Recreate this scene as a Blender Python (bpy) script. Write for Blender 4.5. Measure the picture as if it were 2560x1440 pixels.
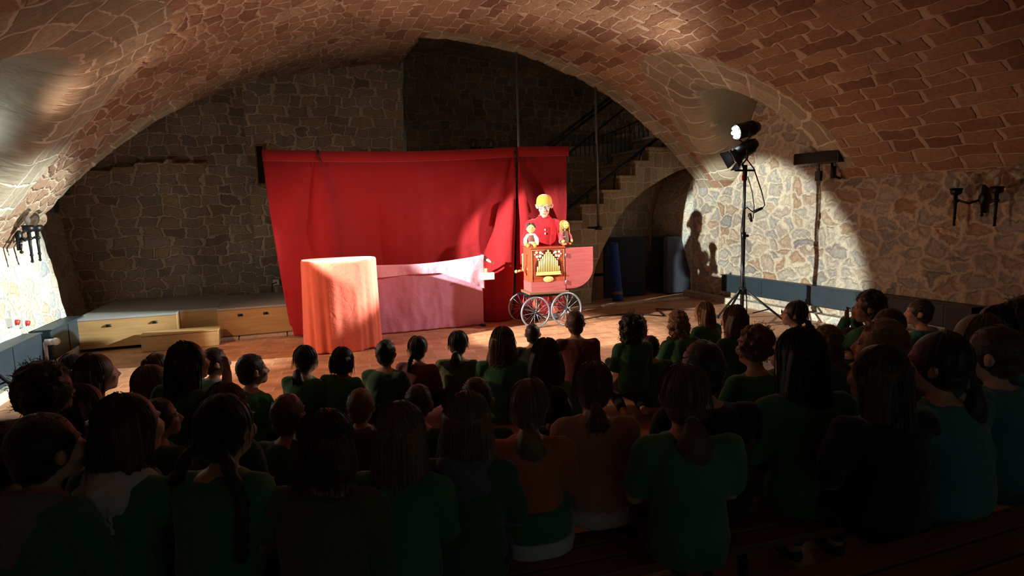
import bpy, math, random
import numpy as np
from mathutils import Vector, Matrix, Euler, noise
random.seed(7); np.random.seed(7)
for o in list(bpy.data.objects): bpy.data.objects.remove(o)
S = bpy.context.scene; COL = S.collection
# ---------------------------------------------------------------- camera, world, exposure
F = 1500.0; EYE = np.array([0.0, 0.0, 1.6])
def _cd(p): return np.array([(p[0]-1280)/F, -(p[1]-720)/F, 1.0])
_Y = _cd((705, 547)); _Y /= np.linalg.norm(_Y)
_Z = np.cross(_cd((1705, 522)), _Y); _Z /= np.linalg.norm(_Z)
if _Z[1] < 0: _Z = -_Z
_X = np.cross(_Y, _Z)
if _X[0] < 0: _X = -_X
RM = np.array([_X, _Y, _Z])
def ray(x, y): return RM @ np.array([(x-1280)/F, -(y-720)/F, 1.0])
def on_z(x, y, z=0.0):
    v = ray(x, y); return Vector(EYE + v*((z-EYE[2])/v[2]))
def on_x(x, y, X): v = ray(x, y); return Vector(EYE + v*(X/v[0]))
def on_y(x, y, Y): v = ray(x, y); return Vector(EYE + v*(Y/v[1]))
cam_d = bpy.data.cameras.new('camera'); cam = bpy.data.objects.new('camera', cam_d); COL.objects.link(cam)
r_, u_, f_ = RM[:, 0], RM[:, 1], RM[:, 2]
cam.matrix_world = Matrix(((r_[0], u_[0], -f_[0], 0), (r_[1], u_[1], -f_[1], 0), (r_[2], u_[2], -f_[2], 1.6), (0, 0, 0, 1)))
cam_d.sensor_width = 36; cam_d.lens = F/2560*36; cam_d.clip_start = 0.05; cam_d.clip_end = 60
S.camera = cam
w = bpy.data.worlds.new('world'); S.world = w; w.use_nodes = True
w.node_tree.nodes['Background'].inputs[0].default_value = (0.055, 0.078, 0.072, 1)   # added dim cool fill for the nearest children's backs, from an unseen opening
w.node_tree.nodes['Background'].inputs[1].default_value = 1.0
S.view_settings.view_transform = 'Standard'; S.view_settings.look = 'None'
S.view_settings.gamma = 1; S.view_settings.use_curve_mapping = False
S.view_settings.exposure = 0.0
try: S.cycles.max_bounces = 8; S.cycles.diffuse_bounces = 5
except Exception: pass
# the stage lamps: [name, where the lens is, where it points, watts, full cone deg, blend, colour, radius]
LP = (5.73, 6.4)      # right stand
LL = (-2.62, 6.42)    # left stand
LAMPS = {
 'upper_right': ((5.6, 6.43, 2.57), (-2.75, 7.65, .6), 7500, 25, 0.45, (0.88, 1.0, 0.97), 0.045),
 'lower_right': ((5.62, 6.46, 2.27), (1.4, 7.5, -0.4), 440, 84, 0.6, (1.0, 0.9, 0.84), 0.04),
 'upper_left':  ((-2.5, 6.47, 2.42), (3.95, 7.4, 0.8), 5900, 29, 0.2, (0.93, 1.0, 0.92), 0.045),
 'lower_left':  ((-2.5, 6.45, 2.08), (1.6, 7.2, 0.0), 330, 92, 0.6, (1.0, 0.58, 0.36), 0.04),
}
VAULT_FILL = {'upper_right': (230, (1.0, .82, .66), 85), 'lower_left': (210, (1.0, .6, .42), 62)}   # added fill spots, aimed upward only to brighten the vault
# ---------------------------------------------------------------- helpers
class MB:
    def __init__(s): s.v = []; s.f = []; s.uv = None
    def add(s, vs, fs):
        n = len(s.v); s.v += [tuple(p) for p in vs]; s.f += [tuple(i+n for i in q) for q in fs]; return s
    def box(s, c, d, rot=None, top=1.0):
        x, y, z = d[0]/2, d[1]/2, d[2]/2
        vs = [Vector((a*x*(top if k > 0 else 1), b*y*(top if k > 0 else 1), k*z)) for k in (-1, 1) for a, b in ((-1,-1),(1,-1),(1,1),(-1,1))]
        if rot is not None:
            m = rot if isinstance(rot, Matrix) else Euler(rot).to_matrix(); vs = [m @ p for p in vs]
        c = Vector(c)
        return s.add([p+c for p in vs], [(3,2,1,0),(4,5,6,7),(0,1,5,4),(1,2,6,5),(2,3,7,6),(3,0,4,7)])
    def path(s, pts, rad, n=10, cap=True, flat=None):
        pts = [Vector(p) for p in pts]
        if not hasattr(rad, '__len__'): rad = [rad]*len(pts)
        up = None; rings = []
        for i, p in enumerate(pts):
            t = (pts[min(i+1, len(pts)-1)] - pts[max(i-1, 0)])
            if t.length < 1e-9: t = Vector((0, 0, 1))
            t.normalize()
            if up is None:
                up = Vector((0, 0, 1)) if abs(t.z) < .9 else Vector((0, 1, 0))
            a = t.cross(up)
            if a.length < 1e-6: a = t.cross(Vector((1, 0, 0)))
            a.normalize(); b = a.cross(t); up = b
            fl = flat if flat else 1
            rings.append([p + a*(math.cos(2*math.pi*k/n)*rad[i]) + b*(math.sin(2*math.pi*k/n)*rad[i]*fl) for k in range(n)])
        vs = [q for r in rings for q in r]; fs = []
        for i in range(len(rings)-1):
            for k in range(n):
                fs.append((i*n+k, i*n+(k+1) % n, (i+1)*n+(k+1) % n, (i+1)*n+k))
        if cap:
            fs.append(tuple(range(n-1, -1, -1))); m = (len(rings)-1)*n; fs.append(tuple(m+k for k in range(n)))
        return s.add(vs, fs)
    def cyl(s, a, b, r, r2=None, n=16): return s.path([a, b], [r, r if r2 is None else r2], n)
    def ell(s, c, r, rot=None, nu=16, nv=10, fn=None):
        if not hasattr(r, '__len__'): r = (r, r, r)
        vs = [Vector((0, 0, r[2]))]
        for j in range(1, nv):
            th = math.pi*j/nv
            for i in range(nu):
                ph = 2*math.pi*i/nu
                vs.append(Vector((r[0]*math.sin(th)*math.cos(ph), r[1]*math.sin(th)*math.sin(ph), r[2]*math.cos(th))))
        vs.append(Vector((0, 0, -r[2]))); fs = []
        for i in range(nu): fs.append((0, 1+i, 1+(i+1) % nu))
        for j in range(nv-2):
            for i in range(nu):
                a = 1+j*nu; fs.append((a+i, a+nu+i, a+nu+(i+1) % nu, a+(i+1) % nu))
        a = 1+(nv-2)*nu
        for i in range(nu): fs.append((a+i, len(vs)-1, a+(i+1) % nu))
        if rot is not None:
            m = Euler(rot).to_matrix(); vs = [m @ p for p in vs]
        c = Vector(c); vs = [p+c for p in vs]
        if fn: vs = [fn(p) for p in vs]
        return s.add(vs, fs)
    def cap(s, a, b, ra, rb, n=10):     # capsule
        s.path([a, b], [ra, rb], n); s.ell(a, ra, nu=n, nv=6); s.ell(b, rb, nu=n, nv=6); return s
    def chain(s, pts, rs, n=10):
        for i in range(len(pts)-1): s.cap(pts[i], pts[i+1], rs[i], rs[i+1], n)
        return s
    def rings(s, rr, cap=True):
        n = len(rr[0]); vs = [q for r in rr for q in r]; fs = []
        for i in range(len(rr)-1):
            for k in range(n): fs.append((i*n+k, i*n+(k+1) % n, (i+1)*n+(k+1) % n, (i+1)*n+k))
        if cap: fs.append(tuple(range(n-1, -1, -1))); m = (len(rr)-1)*n; fs.append(tuple(m+k for k in range(n)))
        return s.add(vs, fs)
    def loft(s, secs, n=20, p=1.0):     # secs: (cx, cy, z, rx, ry)
        rr = []
        for cx, cy, z, rx, ry in secs:
            rr.append([Vector((cx+rx*math.copysign(abs(math.cos(a))**p, math.cos(a)), cy+ry*math.copysign(abs(math.sin(a))**p, math.sin(a)), z)) for a in [2*math.pi*k/n for k in range(n)]])
        return s.rings(rr)
    def lathe(s, prof, n=24, m=None, arc=2*math.pi):
        vs = []; fs = []
        for r, z in prof:
            for k in range(n):
                a = arc*k/n; vs.append(Vector((r*math.cos(a), r*math.sin(a), z)))
        for i in range(len(prof)-1):
            for k in range(n): fs.append((i*n+k, i*n+(k+1) % n, (i+1)*n+(k+1) % n, (i+1)*n+k))
        if m is not None: vs = [m @ p for p in vs]
        return s.add(vs, fs)
    def prism(s, poly, a, b, axis='y'):   # poly of 2D pts, extruded along axis
        def P(p, t): return Vector((p[0], t, p[1])) if axis == 'y' else (Vector((t, p[0], p[1])) if axis == 'x' else Vector((p[0], p[1], t)))
        n = len(poly)
        fs = [tuple(range(n)), tuple(range(2*n-1, n-1, -1))] + [(i, i+n, (i+1) % n+n, (i+1) % n) for i in range(n)]
        return s.add([P(p, a) for p in poly]+[P(p, b) for p in poly], fs)
    def tf(s, m): s.v = [tuple(m @ Vector(p)) for p in s.v]; return s
    def warp(s, fn): s.v = [tuple(fn(Vector(p))) for p in s.v]; return s
def mesh_of(mb, name='m'):
    me = bpy.data.meshes.new(name); me.from_pydata(mb.v, [], mb.f); me.update(); return me
def remesh(mb, vox=.01, sm=4, name='m'):
    me = mesh_of(mb, name)
    o = bpy.data.objects.new('tmp', me); COL.objects.link(o)
    md = o.modifiers.new('r', 'REMESH'); md.mode = 'VOXEL'; md.voxel_size = vox
    if sm: m2 = o.modifiers.new('s', 'SMOOTH'); m2.iterations = sm; m2.factor = .5
    dg = bpy.context.evaluated_depsgraph_get(); out = bpy.data.meshes.new_from_object(o.evaluated_get(dg))
    bpy.data.objects.remove(o); bpy.data.meshes.remove(me); return out
def link(name, me, mat, parent=None, smooth=True, inv=False):
    if isinstance(me, MB): me = mesh_of(me, name)
    me.name = name; me.materials.clear()
    for m in (mat if isinstance(mat, list) else [mat]): me.materials.append(m)
    if smooth: me.polygons.foreach_set('use_smooth', [True]*len(me.polygons))
    o = bpy.data.objects.new(name, me); COL.objects.link(o)
    if parent: o.parent = parent
    return o
def soft(o, ang=40):
    m = o.modifiers.new('n', 'WEIGHTED_NORMAL'); m.keep_sharp = True
    return o
def bev(o, wd=.006, seg=2):
    m = o.modifiers.new('b', 'BEVEL'); m.width = wd; m.segments = seg; m.limit_method = 'ANGLE'; m.angle_limit = .6; return o
def tag(o, label, cat=None, group=None, kind=None):
    if label: o['label'] = label
    if cat: o['category'] = cat
    if group: o['group'] = group
    if kind: o['kind'] = kind
    return o
def thing(name, label, cat, loc=(0, 0, 0), rz=0, group=None):
    o = bpy.data.objects.new(name, None); COL.objects.link(o); o.empty_display_size = .1
    o.location = loc; o.rotation_euler = (0, 0, rz); return tag(o, label, cat, group)
def struct(name, me, mat, smooth=False): return tag(link(name, me, mat, smooth=smooth), None, kind='structure')
def look(d, roll=0):   # matrix with +Z along d
    q = Vector(d).normalized().to_track_quat('Z', 'Y'); return q.to_matrix().to_4x4()
def nz(p, sc=1.0, off=0): return noise.noise(Vector((p[0]*sc+off, p[1]*sc+off*1.7, p[2]*sc-off)))
def wob(me, amp, sc, off=0, fine=0):
    for v in me.vertices:
        n = nz(v.co, sc, off)*amp
        if fine: n += nz(v.co, sc*3.1, off+5)*fine
        v.co += v.normal*n
    me.update(); return me
# ---------------------------------------------------------------- materials
def nt(name):
    m = bpy.data.materials.new(name); m.use_nodes = True; t = m.node_tree; return m, t, t.nodes['Principled BSDF']
def N(t, typ, **k):
    n = t.nodes.new(typ)
    for a, b in k.items():
        if a == 'ins':
            for i, v in b.items(): n.inputs[i].default_value = v
        else: setattr(n, a, b)
    return n
def ramp(t, stops, mode='LINEAR'):
    r = N(t, 'ShaderNodeValToRGB'); r.color_ramp.interpolation = mode
    e = r.color_ramp.elements
    while len(e) < len(stops): e.new(.5)
    for i, (p, c) in enumerate(stops): e[i].position = p; e[i].color = (*c, 1) if len(c) == 3 else c
    return r
def mixc(t, f, a, b, bt='MIX'):
    m = N(t, 'ShaderNodeMix', data_type='RGBA', blend_type=bt)
    for s, v in ((0, f), (6, a), (7, b)):
        if hasattr(v, 'links') or isinstance(v, bpy.types.NodeSocket): t.links.new(v, m.inputs[s])
        else: m.inputs[s].default_value = v if not isinstance(v, tuple) or len(v) == 4 else (*v, 1)
    return m.outputs[2]
def mth(t, op, a, b=None, c=None):
    m = N(t, 'ShaderNodeMath', operation=op)
    for i, v in enumerate((a, b, c)):
        if v is None: continue
        if isinstance(v, bpy.types.NodeSocket): t.links.new(v, m.inputs[i])
        else: m.inputs[i].default_value = v
    return m.outputs[0]
_c = {}
def plain(name, col, rough=.6, metal=0, spec=.4, bump=0, bsc=60, sheen=0, var=0, emit=0, trans=0, vsc=6):
    if name in _c: return _c[name]
    m, t, b = nt(name); b.inputs['Base Color'].default_value = (*col, 1); b.inputs['Roughness'].default_value = rough
    b.inputs['Metallic'].default_value = metal; b.inputs['Specular IOR Level'].default_value = spec
    if sheen: b.inputs['Sheen Weight'].default_value = sheen; b.inputs['Sheen Roughness'].default_value = .4
    if trans: b.inputs['Transmission Weight'].default_value = trans
    if emit: b.inputs['Emission Color'].default_value = (*col, 1); b.inputs['Emission Strength'].default_value = emit
    tc = N(t, 'ShaderNodeTexCoord')
    if var:
        n = N(t, 'ShaderNodeTexNoise', ins={'Scale': vsc, 'Detail': 5}); t.links.new(tc.outputs['Object'], n.inputs[0])
        c = mixc(t, n.outputs[0], tuple(x*(1-var) for x in col), tuple(min(1, x*(1+var)) for x in col)); t.links.new(c, b.inputs['Base Color'])
    if bump:
        n = N(t, 'ShaderNodeTexNoise', ins={'Scale': bsc, 'Detail': 4}); t.links.new(tc.outputs['Object'], n.inputs[0])
        bm = N(t, 'ShaderNodeBump', ins={'Strength': bump, 'Distance': .01}); t.links.new(n.outputs[0], bm.inputs['Height']); t.links.new(bm.outputs[0], b.inputs['Normal'])
    _c[name] = m; return m
def stone(name, cols, mortar, su, sv, kind='rubble', warp=.05, bump=.6, joint=.07, rough=.9, dirt=.35, dist=.03):
    m, t, b = nt(name); L = t.links.new
    uv = N(t, 'ShaderNodeUVMap'); uv.uv_map = 'UVMap'
    n0 = N(t, 'ShaderNodeTexNoise', ins={'Scale': 3.2, 'Detail': 4, 'Roughness': .6}); L(uv.outputs[0], n0.inputs[0])
    sub = N(t, 'ShaderNodeVectorMath', operation='SUBTRACT'); L(n0.outputs[1], sub.inputs[0]); sub.inputs[1].default_value = (.5, .5, .5)
    sc = N(t, 'ShaderNodeVectorMath', operation='SCALE'); L(sub.outputs[0], sc.inputs[0]); sc.inputs['Scale'].default_value = warp*4
    ad = N(t, 'ShaderNodeVectorMath', operation='ADD'); L(uv.outputs[0], ad.inputs[0]); L(sc.outputs[0], ad.inputs[1])
    mul = N(t, 'ShaderNodeVectorMath', operation='MULTIPLY'); L(ad.outputs[0], mul.inputs[0]); mul.inputs[1].default_value = (1/su, 1/sv, 1)
    fine = N(t, 'ShaderNodeTexNoise', ins={'Scale': 22, 'Detail': 6, 'Roughness': .65}); L(uv.outputs[0], fine.inputs[0])
    big = N(t, 'ShaderNodeTexNoise', ins={'Scale': .9, 'Detail': 3}); L(uv.outputs[0], big.inputs[0])
    if kind == 'rubble':
        ve = N(t, 'ShaderNodeTexVoronoi', feature='DISTANCE_TO_EDGE', voronoi_dimensions='2D', ins={'Scale': 1, 'Randomness': .88}); L(mul.outputs[0], ve.inputs['Vector'])
        vc = N(t, 'ShaderNodeTexVoronoi', feature='F1', voronoi_dimensions='2D', ins={'Scale': 1, 'Randomness': .88}); L(mul.outputs[0], vc.inputs['Vector'])
        rnd = N(t, 'ShaderNodeSeparateColor'); L(vc.outputs['Color'], rnd.inputs[0]); rv = rnd.outputs[0]
        e = mth(t, 'ADD', ve.outputs[0], mth(t, 'MULTIPLY', mth(t, 'SUBTRACT', fine.outputs[0], .5), .16))
        mr = N(t, 'ShaderNodeMapRange', ins={1: joint*.4, 2: joint*1.5}); L(e, mr.inputs[0]); mask = mr.outputs[0]
        hr = N(t, 'ShaderNodeMapRange', ins={1: 0.0, 2: joint*3.2}); L(e, hr.inputs[0]); h = hr.outputs[0]
    else:
        fr = N(t, 'ShaderNodeTexBrick', offset=.5, squash=1.0, ins={'Color1': (0,0,0,1), 'Color2': (1,1,1,1), 'Mortar': (.5,.5,.5,1), 'Scale': 1, 'Mortar Size': joint*.45, 'Mortar Smooth': .7, 'Bias': 0, 'Brick Width': 1, 'Row Height': 1})
        sx = N(t, 'ShaderNodeSeparateXYZ'); L(mul.outputs[0], sx.inputs[0])
        row = mth(t, 'FLOOR', sx.outputs[1]); wn = N(t, 'ShaderNodeTexWhiteNoise', noise_dimensions='1D'); L(row, wn.inputs['W'])
        # each course shifts and stretches by its own random amount
        xs = mth(t, 'ADD', mth(t, 'MULTIPLY', sx.outputs[0], mth(t, 'ADD', .7, mth(t, 'MULTIPLY', wn.outputs[0], .9))), mth(t, 'MULTIPLY', wn.outputs[0], 17.3))
        cx = N(t, 'ShaderNodeCombineXYZ'); L(xs, cx.inputs[0]); L(sx.outputs[1], cx.inputs[1])
        fr.inputs['Mortar Size'].default_value = joint*.5; L(cx.outputs[0], fr.inputs['Vector'])
        rc = N(t, 'ShaderNodeSeparateColor'); L(fr.outputs[0], rc.inputs[0]); rv = rc.outputs[0]
        mm = mth(t, 'SUBTRACT', 1, fr.outputs[1])
        e = mth(t, 'ADD', mm, mth(t, 'MULTIPLY', mth(t, 'SUBTRACT', fine.outputs[0], .5), .7))
        mr = N(t, 'ShaderNodeMapRange', ins={1: .25, 2: .8}); L(e, mr.inputs[0]); mask = mr.outputs[0]; h = mr.outputs[0]
    k = len(cols); rp = ramp(t, [(i/max(1, k-1), c) for i, c in enumerate(cols)]); L(rv, rp.inputs[0])
    dk = ramp(t, [(.25, (1-dirt,)*3), (.7, (1.12,)*3)]); L(fine.outputs[0], dk.inputs[0])
    c1 = mixc(t, 1.0, rp.outputs[0], dk.outputs[0], 'MULTIPLY')
    c2 = mixc(t, mask, mortar, c1)
    bg = ramp(t, [(.3, (.72, .7, .7)), (.7, (1.1, 1.1, 1.08))]); L(big.outputs[0], bg.inputs[0])
    c3 = mixc(t, 1.0, c2, bg.outputs[0], 'MULTIPLY'); L(c3, b.inputs['Base Color'])
    b.inputs['Roughness'].default_value = rough; b.inputs['Specular IOR Level'].default_value = .15
    hh = mth(t, 'ADD', mth(t, 'MULTIPLY', h, .7), mth(t, 'ADD', mth(t, 'MULTIPLY', fine.outputs[0], .5), mth(t, 'MULTIPLY', n0.outputs[0], .4)))
    bm = N(t, 'ShaderNodeBump', ins={'Strength': bump, 'Distance': dist}); L(hh, bm.inputs['Height']); L(bm.outputs[0], b.inputs['Normal'])
    return m
M = {}
M['vault'] = stone('vault_brick_stone', [(.25,.135,.085), (.37,.22,.14), (.46,.30,.19), (.33,.19,.12)], (.56,.42,.31), .5, .17, 'brick', warp=.03, bump=1.0, joint=.17)
M['vault_rub'] = stone('vault_rubble_stone', [(.25,.14,.09), (.38,.24,.155), (.33,.2,.13), (.46,.33,.22)], (.56,.44,.33), .27, .17, 'rubble', warp=.06, bump=.9, joint=.06)
M['vous'] = stone('arch_ring_stone', [(.42,.35,.25), (.33,.28,.2), (.5,.43,.32)], (.62,.55,.44), .24, .3, 'brick', warp=.03, bump=.6, joint=.13)
M['plaster'] = stone('lunette_plaster', [(.36,.34,.27), (.42,.39,.3)], (.4,.37,.29), .8, .5, 'rubble', warp=.12, bump=.4, joint=.03, dirt=.15)
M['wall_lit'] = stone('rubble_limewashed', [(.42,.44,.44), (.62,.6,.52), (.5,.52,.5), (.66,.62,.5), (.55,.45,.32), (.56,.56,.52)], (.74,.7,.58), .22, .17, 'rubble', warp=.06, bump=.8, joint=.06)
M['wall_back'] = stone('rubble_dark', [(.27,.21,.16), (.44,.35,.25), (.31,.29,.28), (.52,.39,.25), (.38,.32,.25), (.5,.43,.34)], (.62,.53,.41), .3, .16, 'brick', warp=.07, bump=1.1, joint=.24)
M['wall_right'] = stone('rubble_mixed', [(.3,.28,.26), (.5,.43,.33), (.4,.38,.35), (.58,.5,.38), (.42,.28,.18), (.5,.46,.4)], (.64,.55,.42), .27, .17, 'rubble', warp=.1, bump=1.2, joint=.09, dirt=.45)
M['stair'] = stone('stair_blocks', [(.42,.34,.24), (.33,.26,.18), (.5,.42,.32), (.4,.3,.2)], (.6,.52,.42), .2, .26, 'brick', warp=.035, bump=.7, joint=.12)
def floor_mat():
    m, t, b = nt('terracotta_floor'); L = t.links.new
    tc = N(t, 'ShaderNodeTexCoord'); mp = N(t, 'ShaderNodeMapping'); L(tc.outputs['Object'], mp.inputs[0]); mp.inputs['Rotation'].default_value = (0, 0, .12)
    br = N(t, 'ShaderNodeTexBrick', offset=.5, ins={'Color1': (.52,.25,.13,1), 'Color2': (.38,.17,.09,1), 'Mortar': (.56,.36,.24,1), 'Scale': 1, 'Mortar Size': .006, 'Mortar Smooth': .3, 'Brick Width': .3, 'Row Height': .15})
    L(mp.outputs[0], br.inputs[0])
    n = N(t, 'ShaderNodeTexNoise', ins={'Scale': 5, 'Detail': 6}); L(tc.outputs['Object'], n.inputs[0])
    r = ramp(t, [(.3, (.7,.68,.65)), (.7, (1.15,1.1,1.05))]); L(n.outputs[0], r.inputs[0])
    L(mixc(t, 1.0, br.outputs[0], r.outputs[0], 'MULTIPLY'), b.inputs['Base Color'])
    b.inputs['Roughness'].default_value = .48; b.inputs['Specular IOR Level'].default_value = .4
    bm = N(t, 'ShaderNodeBump', ins={'Strength': .35, 'Distance': .01}); bm.invert = True; L(br.outputs[1], bm.inputs['Height']); L(bm.outputs[0], b.inputs['Normal'])
    return m
M['floor'] = floor_mat()
def wood(name, c1, c2, rough=.5, sc=(1, 14, 14)):
    m, t, b = nt(name); L = t.links.new
    tc = N(t, 'ShaderNodeTexCoord'); mp = N(t, 'ShaderNodeMapping'); L(tc.outputs['Object'], mp.inputs[0]); mp.inputs['Scale'].default_value = sc
    n = N(t, 'ShaderNodeTexNoise', ins={'Scale': 2.2, 'Detail': 6, 'Distortion': .6}); L(mp.outputs[0], n.inputs[0])
    r = ramp(t, [(.3, c1), (.7, c2)]); L(n.outputs[0], r.inputs[0]); L(r.outputs[0], b.inputs['Base Color'])
    b.inputs['Roughness'].default_value = rough; return m
M['ply'] = wood('birch_plywood', (.42,.24,.09), (.52,.33,.14))
M['stagetop'] = plain('grey_stage_lino', (.34,.33,.32), .55, var=.12)
M['organ'] = wood('organ_mahogany', (.36,.06,.025), (.45,.09,.04), .25)
M['organ_pink'] = wood('organ_rose_sheen', (.42,.09,.085), (.5,.13,.12), .2)  # rose panel tone; the door's pink is gloss reflection put into the colour
M['brass'] = wood('organ_pipes_maple', (.75,.5,.16), (.85,.62,.25), .35, (30, 30, 2))
M['bench'] = wood('bench_wood', (.16,.07,.035), (.24,.11,.055), .5)
def cloth(name, c, sheen=.3, bump=.35, sc=900, rough=.85):
    m, t, b = nt(name); L = t.links.new
    tc = N(t, 'ShaderNodeTexCoord')
    n = N(t, 'ShaderNodeTexNoise', ins={'Scale': 7, 'Detail': 5}); L(tc.outputs['Object'], n.inputs[0])
    L(mixc(t, n.outputs[0], tuple(x*.86 for x in c), tuple(min(1, x*1.14) for x in c)), b.inputs['Base Color'])
    n2 = N(t, 'ShaderNodeTexNoise', ins={'Scale': 160, 'Detail': 2}); L(tc.outputs['Object'], n2.inputs[0])
    n3 = N(t, 'ShaderNodeTexNoise', ins={'Scale': 9, 'Detail': 3, 'Distortion': 1.2}); L(tc.outputs['Object'], n3.inputs[0])
    h = mth(t, 'ADD', mth(t, 'MULTIPLY', n2.outputs[0], .12), n3.outputs[0])
    bm = N(t, 'ShaderNodeBump', ins={'Strength': bump, 'Distance': .02}); L(h, bm.inputs['Height']); L(bm.outputs[0], b.inputs['Normal'])
    b.inputs['Roughness'].default_value = rough; b.inputs['Specular IOR Level'].default_value = .15; b.inputs['Sheen Weight'].default_value = sheen
    return m
M['curtain'] = cloth('crimson_curtain', (.34,.013,.017), .15)
M['coral'] = cloth('coral_cloth', (.7,.13,.075), .3)
M['pink'] = cloth('dusty_pink_cloth', (.66,.26,.36), .3)
M['rose'] = cloth('pale_rose_cloth', (.86,.46,.56), .3)
M['blackmetal'] = plain('black_metal', (.012,.012,.013), .4, .3)
M['dkmetal'] = plain('dark_iron', (.03,.032,.035), .45, .6)
M['greymetal'] = plain('galvanised_rod', (.16,.18,.2), .4, .7)
M['duct'] = plain('dark_blue_grey_duct', (.02,.032,.042), .45, .2, bump=.1, bsc=20, var=.3)
M['navy'] = cloth('navy_mat', (.012,.016,.03), .2)
M['greyblue'] = cloth('grey_blue_mat', (.07,.085,.12), .2)
M['bluemat'] = cloth('blue_exercise_mat', (.01,.04,.22), .2)
M['white'] = plain('white_plastic', (.75,.75,.72), .4)
M['red'] = plain('red_plastic', (.5,.04,.03), .4)
M['steel'] = plain('brushed_steel', (.5,.52,.55), .3, .9)
M['rim'] = plain('grey_wheel_rim', (.3,.32,.36), .35, .6)
M['curb'] = stone('curb_stone', [(.5,.38,.3), (.6,.47,.38)], (.45,.34,.27), .6, .3, 'brick', warp=.02, bump=.3, joint=.05)
M['pale'] = stone('pale_slab', [(.5,.46,.38), (.58,.54,.45)], (.35,.3,.25), .7, .3, 'brick', warp=.02, bump=.4, joint=.05)
def glassmat():
    m, t, b = nt('clear_globe_glass'); b.inputs['Base Color'].default_value = (.9, .95, .93, 1); b.inputs['Roughness'].default_value = .02
    b.inputs['Transmission Weight'].default_value = 1; b.inputs['IOR'].default_value = 1.12; return m
M['glass'] = glassmat()
M['lens'] = plain('lamp_lens', (.9, 1.0, 1.0), .2, emit=22)
M['bulb'] = plain('unlit_bulb', (.6, .6, .55), .3)
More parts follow.
